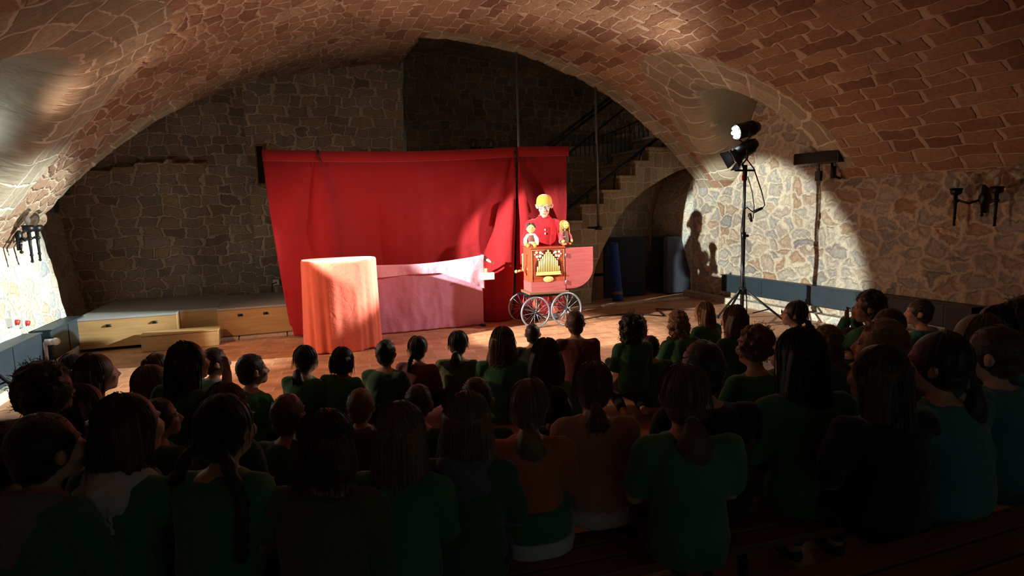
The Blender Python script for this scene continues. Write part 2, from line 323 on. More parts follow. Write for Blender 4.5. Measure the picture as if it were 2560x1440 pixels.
# ================================================================ THE SETTING
X0, RB, ZC = 2.3, 6.4, -1.95           # barrel axis x, radius, centre z
XL, XR = -2.9, 7.0
def zb(x): return ZC + np.sqrt(np.maximum(RB*RB-(x-X0)**2, .01))
def ell_z(y, yc, zc, a, b, rise=0):
    q = 1-np.abs((y-yc)/a)**2.3
    return np.where(q > -.6, zc+b*np.sign(q)*np.abs(q)**.72, -9)
LUN = [  # side, yc, zc, a, b, material index
 (-1, 5.8, 1.95, 1.3, 1.2, 2), (1, 7.08, 2.4, 1.0, 1.13, 2), (-1, 10.9, 1.9, 2.35, 2.3, 3)]
def ceiling():
    xs = np.concatenate([np.arange(XL-.35, -1.2, .02), np.arange(-1.2, XR+.36, .033)]); ys = np.concatenate([np.arange(-2.0, 4.3, .05), np.arange(4.3, 8.2, .014), np.arange(8.2, 11.0, .033)])
    xs[-1] = XR+.35
    Xg, Yg = np.meshgrid(xs, ys, indexing='ij'); Zb = zb(Xg); Z = Zb.copy(); mat = np.zeros(Z.shape, int); who = -np.ones(Z.shape, int)
    for i, (sd, yc, zc, a, b, mi) in enumerate(LUN):
        zl = ell_z(Yg, yc, zc, a, b) + (.24*(np.abs(Xg-X0)-(3.9 if i == 0 else 3.36)) if i < 2 else 0)
        ok = (zl > Z) & ((Xg-X0)*sd > 0)
        who[ok] = i; mat[ok] = mi; near = (zl > -5) & ((Xg-X0)*sd > 0); kk = .03
        Z[near] = (np.maximum(Z, zl)+kk*np.log1p(np.exp(-np.abs(Z-zl)/kk)))[near]
    nx, ny = Z.shape; vs = []; 
    nn = np.zeros(Z.shape)
    for i in range(nx):
        for j in range(ny):
            nn[i, j] = noise.noise(Vector((Xg[i, j]*3.5, Yg[i, j]*3.5, 0)))*.012 + noise.noise(Vector((Xg[i, j]*11, Yg[i, j]*9, 4)))*.007
    Zn = Z+nn
    vs = np.stack([Xg, Yg, Zn], -1).reshape(-1, 3)
    fs = []; fm = []; uvs = []
    arc = RB*np.arcsin(np.clip((Xg-X0)/RB, -1, 1))
    for i in range(nx-1):
        xc = (xs[i]+xs[i+1])/2
        for j in range(ny-1):
            yc_ = (ys[j]+ys[j+1])/2
            jit = noise.noise(Vector((xc*2.2, 0, 7)))*.06 + (noise.noise(Vector((xc*9, 3, 7)))*.035)
            if xc > 2.05 and yc_ > 8.93+jit: continue
            if xc < 2.05 and xc > -.5 and yc_ > 10.55: continue
            if who[i, j] < 0 and xc <= -1.0 and yc_ > 10.95: continue
            fs.append((i*ny+j, (i)*ny+j+1, (i+1)*ny+j+1, (i+1)*ny+j))
            w_ = who[i, j]; m_ = 0; cs = [(i, j), (i, j+1), (i+1, j+1), (i+1, j)]
            if w_ >= 0:
                sd, yc, zc, a, b, mi = LUN[w_]; m_ = mi
                uvs += [(Xg[c], math.atan2(Zn[c]-zc, (ys[c[1]]-yc))*a) for c in cs]
            else:
                ring = False
                for sd, yc, zc, a, b, mi in LUN[:2]:
                    if (xc-X0)*sd > 0:
                        rho = math.hypot((yc_-yc)/a, (Z[i, j]-zc)/b)
                        if rho < 1.36 and Z[i, j] > zc-.1: ring = True; break
                if ring:
                    m_ = 4; uvs += [(math.hypot((ys[c[1]]-yc)/a, (Zb[c]-zc)/b)*a*1.3, math.atan2((Zb[c]-zc)/b, (ys[c[1]]-yc)/a)*a*1.3) for c in cs]
                elif yc_ > 8.52 and (xc > 2.1 or xc < -1.3):
                    m_ = 4; uvs += [(Yg[c], arc[c]) for c in cs]
                else:
                    m_ = 1 if (xc < 1.1+.5*noise.noise(Vector((yc_, xc, 2))) and yc_ > 3.0) else 0
                    uvs += [(Yg[c], arc[c]) for c in cs]
            fm.append(m_)
    me = bpy.data.meshes.new('ceiling'); me.from_pydata([tuple(v) for v in vs], [], fs)
    ul = me.uv_layers.new(name='UVMap'); ul.data.foreach_set('uv', np.array(uvs, dtype=np.float32).ravel())
    for m in (M['vault'], M['vault_rub'], M['plaster'], M['vous'], M['vous']): me.materials.append(m)
    me.polygons.foreach_set('material_index', fm); me.polygons.foreach_set('use_smooth', [True]*len(fm)); me.update()
    o = bpy.data.objects.new('ceiling', me); COL.objects.link(o); tag(o, 'barrel vault of rough brick and stone', kind='structure'); 
    md = o.modifiers.new('t', 'SOLIDIFY'); md.thickness = .3; md.offset = 1; md.use_rim = True
    return o
ceiling()
def grid(name, fn, u, v, mat, off=(0, 0), amp=.02, hole=None, thick=0):
    """fn(u,v)->point; uv in metres; slight relief along normal"""
    vs = []; uv = []
    for a in u:
        for b in v: vs.append(fn(a, b)); 
    nv = len(v); fs = []; uvs = []
    for i in range(len(u)-1):
        for j in range(nv-1):
            if hole and hole((u[i]+u[i+1])/2, (v[j]+v[j+1])/2): continue
            fs.append((i*nv+j, (i+1)*nv+j, (i+1)*nv+j+1, i*nv+j+1))
            for a, b in ((i, j), (i+1, j), (i+1, j+1), (i, j+1)): uvs.append((u[a]+off[0], v[b]+off[1]))
    me = bpy.data.meshes.new(name); me.from_pydata([tuple(p) for p in vs], [], fs); me.update()
    if amp:
        for k, p in enumerate(me.vertices):
            p.co += p.normal*(nz(p.co, 2.5, off[0])*amp + nz(p.co, 8, off[1])*amp*.5)
    ul = me.uv_layers.new(name='UVMap'); ul.data.foreach_set('uv', np.array(uvs, dtype=np.float32).ravel()); me.update()
    o = struct(name, me, mat)
    if thick:
        md = o.modifiers.new('t', 'SOLIDIFY'); md.thickness = thick; md.offset = 1
    return o
def ar(a, b, h): return list(np.linspace(a, b, max(2, int(round((b-a)/h))+1)))
def xl(y, z):
    if y > 9.0: b = .1*min(1, 0) 
    return XL + .28*max(0, 1-z/1.9) - (.22 if (y > 9.25) else 0)
def xr(y, z):
    inn = 6.1 < y < 8.08 and z < 3.6
    return XR
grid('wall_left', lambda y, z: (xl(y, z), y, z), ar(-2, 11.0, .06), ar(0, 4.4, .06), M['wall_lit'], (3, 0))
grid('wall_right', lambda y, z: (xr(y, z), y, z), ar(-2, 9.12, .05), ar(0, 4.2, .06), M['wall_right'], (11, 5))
# back walls: left bay, middle block that stands forward, deep wall behind the stairs
def yb(x, z): return 10.95 - .14*(1 if z < 2.5+.07*math.sin(x*3) else 0)*max(0, min(1, (-.9-x)/.5))
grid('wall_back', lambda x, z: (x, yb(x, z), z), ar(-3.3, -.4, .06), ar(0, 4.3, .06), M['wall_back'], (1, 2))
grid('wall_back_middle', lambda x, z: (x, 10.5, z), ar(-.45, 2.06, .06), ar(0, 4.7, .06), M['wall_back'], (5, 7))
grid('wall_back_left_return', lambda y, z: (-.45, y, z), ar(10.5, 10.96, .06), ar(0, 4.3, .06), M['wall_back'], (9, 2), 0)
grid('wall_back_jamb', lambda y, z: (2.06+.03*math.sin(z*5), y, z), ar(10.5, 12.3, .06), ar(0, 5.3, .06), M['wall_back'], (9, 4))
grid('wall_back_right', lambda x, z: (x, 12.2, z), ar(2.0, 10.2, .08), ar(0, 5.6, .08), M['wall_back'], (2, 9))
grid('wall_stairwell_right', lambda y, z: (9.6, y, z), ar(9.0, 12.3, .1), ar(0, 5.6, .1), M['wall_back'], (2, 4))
grid('wall_front', lambda x, z: (x, -2.0, z), ar(-3.3, 7.3, .2), ar(0, 4.7, .2), M['wall_right'], (2, 4), hole=lambda x, z: -.5 < x < 4.7 and z < 2.5)  # opening made up behind the camera so the world fill gets in
# sloping vault over the stairwell, with a pale plastered patch at its crown
def stairvault(x, y):
    return 5.25 - .28*(abs(x-3.2))**1.15*.55 - .12*(y-9)
grid('ceiling_stairwell', lambda x, y: (x, y, max(3.6, stairvault(x, y))), ar(1.95, 9.8, .1), ar(8.9, 12.4, .1), M['vous'], (1, 3), .03)
# upper face of the arch opening towards the stairwell (closes the gap between the two vaults)
def archface(x, t):
    z0 = float(zb(np.array(x))); return (x, 9.2, z0+.22 + t*(5.6-z0-.22))
grid('trim_1', archface, ar(2.05, 7.3, .15), ar(0, 1, .25), M['vous'], (4, 3), 0)
fl = MB().box(((XL+XR)/2+.8, 5.15, -.05), (13.5, 14.6, .1)); struct('floor', fl, M['floor'])
# pale curb along the edge of the raised back part
cb = MB()
for i in range(14):
    a, b = -1.25+i*.61, -1.25+(i+1)*.61-.012
    if b > 7.1: break
    cb.box(((a+b)/2, 8.74+random.uniform(-.006, .006)+(.028*max(0, (a-3))), .02), (b-a, .11, .04))
me = mesh_of(cb); ul = me.uv_layers.new(name='UVMap')
for l in me.loops: v = me.vertices[l.vertex_index].co; ul.data[l.index].uv = (v.x, v.y+v.z)
tag(bev(link('trim_2', me, M['curb'], smooth=False), .008), None, kind='structure')
# ================================================================ STAIRCASE
YS = 9.2
def uvbox(me):
    ul = me.uv_layers.new(name='UVMap')
    for p in me.polygons:
        n = p.normal
        for li in p.loop_indices:
            v = me.vertices[me.loops[li].vertex_index].co
            ul.data[li].uv = (v.x, v.z) if abs(n.y) > .6 else ((v.y, v.z) if abs(n.x) > .6 else (v.x, v.y))
    return me
def stair():
    t = thing('staircase', 'stone staircase rising to the right over a dark arch behind the barrel organ', 'staircase', (5.5, YS, 0))
    inv = Matrix.Translation((-5.5, -YS, 0))
    stp = [(1330, 625), (1380, 625), (1380, 590), (1417, 590), (1417, 557), (1455, 557), (1455, 516), (1509, 516), (1509, 480), (1551, 480), (1551, 444), (1589, 444), (1589, 407), (1622, 407), (1624, 373), (1678, 371), (1678, 335), (1722, 335), (1722, 300), (1770, 300), (1860, 285)]
    arch = [(1778, 416), (1742, 414), (1693, 428), (1655, 448), (1610, 477), (1568, 515), (1545, 548), (1527, 583), (1505, 625), (1490, 665), (1481, 700), (1478, 768)]
    P = [on_y(x, y, YS) for x, y in stp]; Q = [on_y(x, y, YS) for x, y in arch]
    Q[-1].z = 0
    top = [(p.x, p.z) for p in P]
    low = [(q.x, q.z) for q in Q]
    right = [(9.4, top[-1][1]), (9.4, low[0][1]+.1)]
    poly = top + right + low + [(P[0].x, 0)]
    mb = MB(); n = len(poly)
    mb.add([(x, YS+noise.noise(Vector((x*4, 0, z*4)))*.02, z) for x, z in poly]+[(x, YS+1.25, z) for x, z in poly], [])
    # front face as a triangulated n-gon
    bm_f = [tuple(range(n)), tuple(range(2*n-1, n-1, -1))]+[(i, i+n, (i+1) % n+n, (i+1) % n) for i in range(n)]
    mb.f += bm_f; mb.tf(inv)
    me = uvbox(mesh_of(mb)); o = link('stair_flight', me, M['stair'], t, smooth=False)
    m = o.modifiers.new('tri', 'TRIANGULATE')
    # worn tread slabs, one per step
    for i in range(2, len(P)-3, 2):
        a, b = P[i], P[i+1]
        if b.x-a.x < .02: continue
        sl = MB().box(((a.x+b.x)/2-.03+noise.random()*.01, YS+.6, a.z+.012), (b.x-a.x+.07, 1.3, .05)); sl.tf(inv)
        bev(link('tread', uvbox(mesh_of(sl)), M['stair'], t, smooth=False), .012)
    # pale slabs of the curved landing behind
    for (x0, y0, x1, y1, x2, y2, x3, y3), Y in (((1425, 366, 1560, 362, 1560, 391, 1425, 388), 10.6), ((1500, 360, 1640, 352, 1640, 372, 1500, 391), 10.75), ((1558, 334, 1668, 322, 1668, 345, 1558, 362), 11.1), ((1600, 312, 1700, 300, 1700, 322, 1600, 336), 11.4)):
        c = [on_y(x0, y0, Y), on_y(x1, y1, Y), on_y(x2, y2, Y), on_y(x3, y3, Y)]
        mb = MB().prism([(q.x, q.z) for q in c], Y, Y+.5); mb.tf(inv)
        bev(link('landing_slab', uvbox(mesh_of(mb)), M['pale'], t, smooth=False), .015)
    # dark wall that carries the landing
    c = [on_y(1419, 389, 10.62), on_y(1560, 391, 10.62), on_y(1640, 372, 10.62), on_y(1700, 340, 10.62)]
    poly = [(q.x, q.z) for q in c] + [(c[-1].x+.6, 0), (c[0].x-.9, 0), (c[0].x-.9, c[0].z)]
    mb = MB().prism(poly, 10.62, 10.9); mb.tf(inv); link('landing_wall', uvbox(mesh_of(mb)), M['wall_back'], t, smooth=False)
    return t
stair()
# alcove under the stairs: back and side
grid('wall_alcove_back', lambda x, z: (x, 10.43, z), ar(4.6, 9.4, .1), ar(0, 3.2, .1), M['wall_back'], (3, 1), .02, hole=lambda x, z: z > .75+.74*(x-4.3))
# pier face on the right of the alcove (battered, rough edge)
pe = [(1778, 418), (1768, 435), (1759, 453), (1748, 478), (1741, 500), (1733, 530), (1730, 560), (1731, 600), (1740, 640), (1751, 680), (1754, 712), (1754, 738)]
pz = [on_y(x, y, 9.14) for x, y in pe]; pz[-1].z = 0
mb = MB().prism([(p.x, p.z) for p in pz]+[(9.4, 0), (9.4, pz[0].z)], 9.14, 10.4)
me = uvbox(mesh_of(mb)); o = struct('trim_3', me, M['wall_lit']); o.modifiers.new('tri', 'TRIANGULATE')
# ---------------------------------------------------------------- railings
def bar(mb, a, b, Ya, Yb, r):
    mb.cyl(on_y(*a, Ya), on_y(*b, Yb), r, n=8)
t = thing('stair_handrail', 'dark iron handrail rising to the right along the front of the stone steps', 'handrail', (0, 0, 0))
m = MB(); bar(m, (1692, 308), (1440, 505), YS+.08, YS+.08, .028); bar(m, (1440, 505), (1345, 578), YS+.08, YS+.08, .024); link('rail', m, M['dkmetal'], t)
for a, b in (((1663, 330), (1655, 373)), ((1604, 376), (1596, 408)), ((1700, 322), (1702, 338)), ((1538, 429), (1534, 481)), ((1470, 482), (1467, 517))):
    link('support', MB().cyl(on_y(*a, YS+.08), on_y(*b, YS+.08)-Vector((0, 0, .02)), .014, n=8), M['dkmetal'], t)
t = thing('landing_railing', 'dark iron railing with thin upright bars along the curved landing behind the steps', 'railing', (0, 0, 0))
m = MB()
for d in (0, 9): m.cyl(on_y(1376-6+d, 362+d*.6, 10.5), on_y(1572+d, 208+d*.6, 10.9), .026, n=8)
link('rail', m, M['dkmetal'], t)
m = MB(); m.cyl(on_y(1418, 386, 10.55), on_y(1600, 240, 10.8), .018, n=8); link('lower_rail', m, M['dkmetal'], t)
m = MB(); m.path([on_y(1500, 343, 10.6), on_y(1560, 318, 10.65), on_y(1690, 262, 10.7)], .012, 8); link('lower_rail', m, M['dkmetal'], t)
for i in range(24):
    x = 1428+i*11.2; yb_ = 388 if x < 1560 else 388-(x-1560)*.36; yt = 378-(x-1428)*.803 if x < 1500 else 333-(x-1500)*.37
    if yt > yb_-8: yt = yb_-14
    link('baluster', MB().cyl(on_y(x, yt, 10.58), on_y(x+1, yb_, 10.58), .0075, n=6), M['dkmetal'], t)
for (x0, y0, x1, y1, nm) in ((1290, 92, 1297, 372, 'tall grey tie rod above the middle of the red curtain'), (1487, 160, 1496, 570, 'tall grey tie rod in front of the stone steps')):
    a = on_y(x0, y0, 8.86); b = on_y(x1, y1, 8.86)
    if y1 < 500: b = Vector((b.x, 8.86, 1.3))
    t = thing('tie_rod', nm, 'rod', (b.x, 8.86, b.z)); inv = Matrix.Translation(-Vector((b.x, 8.86, b.z)))
    r0 = MB().cyl(a, b, .022, n=10).tf(inv); link('rod', r0, M['greymetal'], t)
    r1 = MB().cyl(a-Vector((0, 0, .1)), a+Vector((0, 0, .04)), .034, n=10).tf(inv); link('upper_clamp', r1, M['blackmetal'], t)
    r2 = MB().box(b, (.09, .09, .06)).cyl(b, b+Vector((0, .36, 0)), .02, n=8).tf(inv); link('wall_bracket', r2, M['blackmetal'], t)
# ---------------------------------------------------------------- ducts along the walls
def duct(name, label, pts, h, mat, d=.16, side=-1, seams=4):
    t = thing(name, label, 'heating duct', pts[0])
    inv = Matrix.Translation(-Vector(pts[0])); a, b = Vector(pts[0]), Vector(pts[1])
    u = (b-a); L = u.length; u.normalize()
    ang = math.atan2(u.y, u.x)
    body = MB().box((a+b)/2+Vector((0, 0, h/2)), (L, d, h), (0, 0, ang)).tf(inv); bev(link('casing', body, mat, t, smooth=False), .012)
    cap_ = MB().box((a+b)/2+Vector((0, 0, h+.006)), (L+.01, d+.02, .016), (0, 0, ang)).tf(inv); link('top_lip', cap_, mat, t, smooth=False)
    for i in range(seams):
        p = a+u*(L*(i+1)/(seams+1)); s_ = MB().box(p+Vector((0, 0, h/2)), (.012, d+.012, h*.98), (0, 0, ang)).tf(inv); link('seam', s_, mat, t, smooth=False)
    return t
duct('wall_duct', 'long dark blue-grey heating duct running along the foot of the right stone wall', ((6.97, 3.6, .2), (6.97, 8.2, .2)), .27, M['duct'])
duct('wall_duct', 'dark heating duct along the foot of the bright left wall, ending at the plywood stage', ((-2.56, 7.95, .1), (-2.53, 8.98, .1)), .33, M['duct'], seams=1)
duct('wall_duct', 'shorter dark heating duct at the left edge, nearer the camera than its neighbour', ((-2.62, 5.6, .1), (-2.60, 7.8, .1)), .33, M['duct'], seams=2)
t = thing('pipe_valve', 'white radiator valve in the gap between the two left ducts', 'valve', (-2.52, 7.87, .32))
link('valve_body', MB().cyl((0, 0, 0), (.09, 0, 0), .035).ell((.1, 0, 0), .042), M['white'], t); link('pipe', MB().cyl((0, 0, -.3), (0, 0, 0), .018), M['white'], t)
pl = MB().box((XR-.03+.06, 6.6, .05), (.34, 5.2, .1)); me = uvbox(mesh_of(pl)); struct('baseboard_right', me, M['wall_lit'])
pl = MB().box((-2.6, 7.2, .05), (.26, 3.5, .1)); me = uvbox(mesh_of(pl)); struct('baseboard_left', me, M['wall_lit'])
t = thing('pipe_valve', 'white valve at the near end of the right wall duct', 'valve', (6.9, 4.15, .42))
link('valve_body', MB().cyl((0, 0, 0), (0, .12, 0), .03).ell((0, -.02, 0), .035), M['white'], t)
t = thing('duct_box', 'black box standing at the near end of the right wall duct', 'box', (6.8, 4.25, 0))
link('casing', MB().box((0, 0, .28), (.16, .26, .42)), M['blackmetal'], t, smooth=False)
link('foot', MB().box((0, 0, .035), (.1, .16, .07)), M['blackmetal'], t, smooth=False)
# ---------------------------------------------------------------- plywood stage blocks
def stage_block(label, x0, x1, y0, y1, h, holes, grp='plywood stage blocks in the back left bay', front=None):
    t = thing('stage_block', label, 'stage platform', ((x0+x1)/2, y0, 0), 0, grp)
    inv = Matrix.Translation(-Vector(((x0+x1)/2, y0, 0)))
    th = .02
    f = MB()
    f.box(((x0+x1)/2, y0+th/2, h/2+.01), (x1-x0, th, h-.06)); o = link('front_panel', f.tf(inv), M['ply'], t, smooth=False); bev(o, .003)
    for xx in (x0+th/2, x1-th/2): link('side_panel', MB().box((xx, (y0+y1)/2, h/2+.01), (th, y1-y0-th*2, h-.06)).tf(inv), M['ply'], t, smooth=False)
    link('platform_top', MB().box(((x0+x1)/2, (y0+y1)/2, h-.012), (x1-x0, y1-y0, .03)).tf(inv), M['stagetop'], t, smooth=False)
    for hx in holes:
        link('grip_hole', MB().path([Vector((hx-.028, y0-.001, h-.1)), Vector((hx+.028, y0-.001, h-.1))], .017, 10).tf(inv), M['blackmetal'], t)
    return t
stage_block('plywood stage block at the far left, beside the bright wall', -2.5, -1.37, 8.78, 10.7, .42, (-2.13, -1.62))
stage_block('plywood stage block set back behind the low step', -1.365, -.9, 8.98, 10.7, .42, ())
stage_block('plywood stage block tucked against the left edge of the red curtain', -.895, .1, 8.82, 10.4, .42, (-.62, -.3))
t = thing('stage_step', 'low plywood step box in front of the stage blocks', 'step', (-1.3, 8.45, 0))
link('front_panel', MB().box((0, 0, .1), (.86, .02, .19)), M['ply'], t, smooth=False)
link('step_top', MB().box((0, .14, .2), (.88, .3, .022)), M['ply'], t, smooth=False)
for xx in (-.42, .42): link('side_panel', MB().box((xx, .14, .1), (.02, .27, .19)), M['ply'], t, smooth=False)
# ---------------------------------------------------------------- things under the stairs
t = thing('rolled_mat', 'blue rolled exercise mat standing on end under the stairs', 'mat', on_z(1545, 752))
L0 = on_z(1545, 752); topp = on_y(1531, 608, L0.y+.12); d = topp-L0
lean = look(d)
sp = []; 
for i in range(90):
    a = i*.35; r = .022+.00115*i*.9; sp.append((r*math.cos(a), r*math.sin(a)))
link('mat_roll', MB().lathe([(.02, 0), (.088, .003), (.093, .02), (.093, d.length-.02), (.088, d.length), (.02, d.length-.002)], 28).tf(lean), M['bluemat'], t)
link('inner_tube', MB().cyl((0, 0, -.015), (0, 0, d.length+.015), .03).tf(lean), M['bench'], t)
link('strap', MB().lathe([(.0945, .12), (.096, .13), (.096, .16), (.0945, .17)], 28).tf(lean), M['bench'], t)
def padded(name, label, c, dim, rz, mat, rad=.08, piping=None):
    t = thing(name, label, 'gym mat', c, rz)
    mb = MB().box((0, 0, dim[2]/2), dim); o = link('pad', mb, mat, t, smooth=True); b_ = bev(o, rad, 5)
    return t
padded('gym_mat', 'tall black padded mat stacked in the dark arch under the stairs', (5.85, 9.75, 0), (.9, .35, 1.12), 0, M['navy'], .03)
padded('gym_mat', 'black padded mat at the back right of the dark arch', (6.95, 9.85, 0), (.55, .3, 1.1), 0, M['navy'], .06)
t = thing('gym_mat', 'grey-blue mat with rounded corners standing at the right of the dark arch', 'gym mat', (6.58, 9.48, 0))
a, b, c_, d_ = [on_y(x, y, 9.45) for x, y in ((1669, 592), (1728, 592), (1728, 741), (1669, 741))]
hw = (b.x-a.x)/2; hh = a.z
poly = []
for cx, cz, a0 in ((hw-.07, hh-.07, 0), (-hw+.07, hh-.07, 90), (-hw+.07, .09, 180), (hw-.07, .09, 270)):
    for k in range(6): an = math.radians(a0+k*18); poly.append((cx+.07*math.cos(an), cz+.07*math.sin(an)))
t.location = ((a.x+b.x)/2, 9.45, 0)
bev(link('pad', MB().prism(poly[::-1], 0, .14), M['greyblue'], t, smooth=False), .02, 3)
for (x0, y0, x1, y1, lb) in ((1488, 608, 1519, 682, 'brown cardboard box resting on the lower one beside the blue mat'), (1488, 692, 1517, 742, 'brown cardboard box on the floor beside the blue rolled mat')):
    a, b = on_y(x0, y0, 9.6), on_y(x1, y1, 9.6); z0 = max(0, b.z) if y1 < 700 else 0
    t = thing('cardboard_box', lb, 'box', ((a.x+b.x)/2-.05, 9.75, z0), 0, 'boxes under the stairs')
    cm = plain('cardboard', (.22, .12, .07), .8, var=.1); h_ = a.z-z0
    bev(link('carton', MB().box((0, 0, h_/2), (b.x-a.x+.1, .32, h_)), cm, t, smooth=False), .006); link('lid_flap', MB().box((0, 0, h_), (b.x-a.x+.11, .33, .008)), cm, t, smooth=False)
link_dark = thing('wall_board', 'dark framed board on the back wall just left of the curtain top', 'board', on_y(652, 460, 10.44))
pp = on_y(652, 460, 10.44); a, b = on_y(641, 366, 10.44), on_y(668, 462, 10.44)
link('panel', MB().box((.02, .02, (a.z-b.z)/2), (b.x-a.x, .03, a.z-b.z)), M['blackmetal'], link_dark, smooth=False)
fr = MB(); wx = (b.x-a.x)/2; hz = a.z-b.z
for sx in (-1, 1): fr.box((.02+sx*wx, 0, hz/2), (.02, .05, hz))
for z_ in (0, hz): fr.box((.02, 0, z_), (2*wx+.02, .05, .02))
link('frame', fr, M['bench'], link_dark, smooth=False)
# ---------------------------------------------------------------- wall lamps with glass globes
def sconce(label, c, nrm, arms, grp='wrought iron wall lamps with glass globes'):
    rz = math.atan2(-nrm[0], nrm[1]) ; t = thing('wall_lamp', label, 'wall lamp', c, rz, grp)   # local +Y points out of the wall
    m = MB().box((0, .01, 0), (.05, .02, .3)).ell((0, .03, 0), (.045, .03, .07)); m.cyl((0, .03, -.16), (0, .03, -.08), .006, .02, n=8).ell((0, .03, -.17), .018)
    link('wall_plate', m, M['blackmetal'], t)
    for ax, ay in arms:
        m = MB().path([(0, .03, 0), (ax*.5, ay*.6, -.045), (ax, ay, 0)], .012, 8)
        m.cyl((ax, ay, -.26), (ax, ay, .06), .011, .02, n=8); m.ell((ax, ay, -.27), .016); m.ell((ax, ay, -.2), .018); m.ell((ax, ay, -.02), (.03, .03, .02))
        link('arm', m, M['blackmetal'], t)
        link('socket_cup', MB().lathe([(.012, .04), (.05, .06), (.056, .075), (.056, .125), (.048, .125), (.045, .08), (.012, .07)], 18, Matrix.Translation((ax, ay, 0))), M['blackmetal'], t)
        g = link('glass_globe', MB().ell((ax, ay, .195), .108, nu=28, nv=18), M['glass'], t)
        link('bulb', MB().ell((ax, ay, .175), (.026, .026, .045)).cyl((ax, ay, .1), (ax, ay, .15), .014), M['bulb'], g)
    return t
p = on_x(32, 592, -2.75); sconce('black iron wall lamp with two clear globes on the bright left wall', (-2.72, p.y, p.z), (1, 0), ((-.16, .14), (.13, .16)))
p = on_x(2462, 497, 6.98); sconce('dark iron wall lamp with clear globes on the unlit right wall', (6.98, p.y, p.z), (-1, 0), ((-.2, .15), (.2, .15)))
p = on_y(1200, 385, 12.15); sconce('wall lamp with glass globes peeping over the top of the red curtain', (p.x, 12.15, p.z), (0, -1), ((-.19, .15), (.19, .15)))
# ---------------------------------------------------------------- loudspeakers
def speaker(label, c, rz, dims, grp='black loudspeakers bracketed to the stone walls'):
    t = thing('wall_speaker', label, 'loudspeaker', c, rz, grp)
    L, D, H = dims
    bev(link('cabinet', MB().box((0, 0, 0), (L, D, H)), M['blackmetal'], t, smooth=False), .012)
    link('grille', MB().box((0, -D/2-.004, 0), (L*.92, .012, H*.85)), plain('speaker_grille', (.02, .02, .02), .8, bump=.5, bsc=300), t, smooth=False)
    m = MB().path([(L*.25, 0, -H/2), (L*.25, .02, -H/2-.16), (L*.25, .2, -H/2-.2)], .018, 8).box((L*.25, .04, -H/2-.12), (.05, .05, .16)); link('bracket', m, M['blackmetal'], t)
    link('control_box', MB().box((-.02, 0, -H/2-.16), (.07, .06, .13)).cyl((-.02, 0, -H/2), (-.02, 0, -H/2-.1), .008), M['blackmetal'], t, smooth=False)
    return t
p = on_x(2052, 395, 6.75); speaker('black loudspeaker bracketed high on the lit right wall', (6.75, p.y, p.z), math.radians(-78), (.62, .26, .15))
p = on_y(142, 490, 9.1); t = speaker('black loudspeaker hung in the dark left corner by the bright wall', (p.x-.05, 9.15, p.z+.12), math.radians(70), (.3, .22, .2))
# wall switches and sockets on the left wall
for (x, y, kind) in ((45, 808, 'box'), (18, 806, 'box'), (28, 812, 'conduit'), (16, 850, 'conduit')):
    p = on_x(x, y, -2.72)
    if kind == 'box':
        t = thing('socket_box', 'grey socket box with red plug on the left wall, %s' % ('farther from the camera' if x > 30 else 'nearer the camera'), 'socket', (-2.72, p.y, p.z), 0, 'socket boxes on the left wall')
        bev(link('housing', MB().box((.03, 0, 0), (.08, .1, .1)), M['white'], t, smooth=False), .01)
        link('red_plug', MB().cyl((.06, 0, 0), (.1, 0, -.01), .028), M['red'], t)
    else:
        t = thing('conduit', 'white cable conduit strip on the left wall, %s the socket boxes' % ('between' if y < 820 else 'below'), 'conduit', (-2.74, p.y, p.z-.1), 0, 'white conduit strips')
        link('channel', MB().box((.02, 0, .1), (.03, .04, .3 if y < 820 else .16)), M['white'], t, smooth=False)
p = on_y(690, 706, 10.44); t = thing('wall_socket', 'white wall socket with a black cable, left of the curtain', 'socket', (p.x, 10.46, p.z))
link('plate', MB().box((0, 0, 0), (.09, .02, .09)), M['white'], t, smooth=False)
link('cable', MB().path([(.01, -.02, 0), (-.06, -.06, -.02), (-.07, -.06, -.12), (-.02, -.05, -.2), (.1, -.05, -.22), (.25, -.05, -.2)], .009, 8), M['blackmetal'], t)
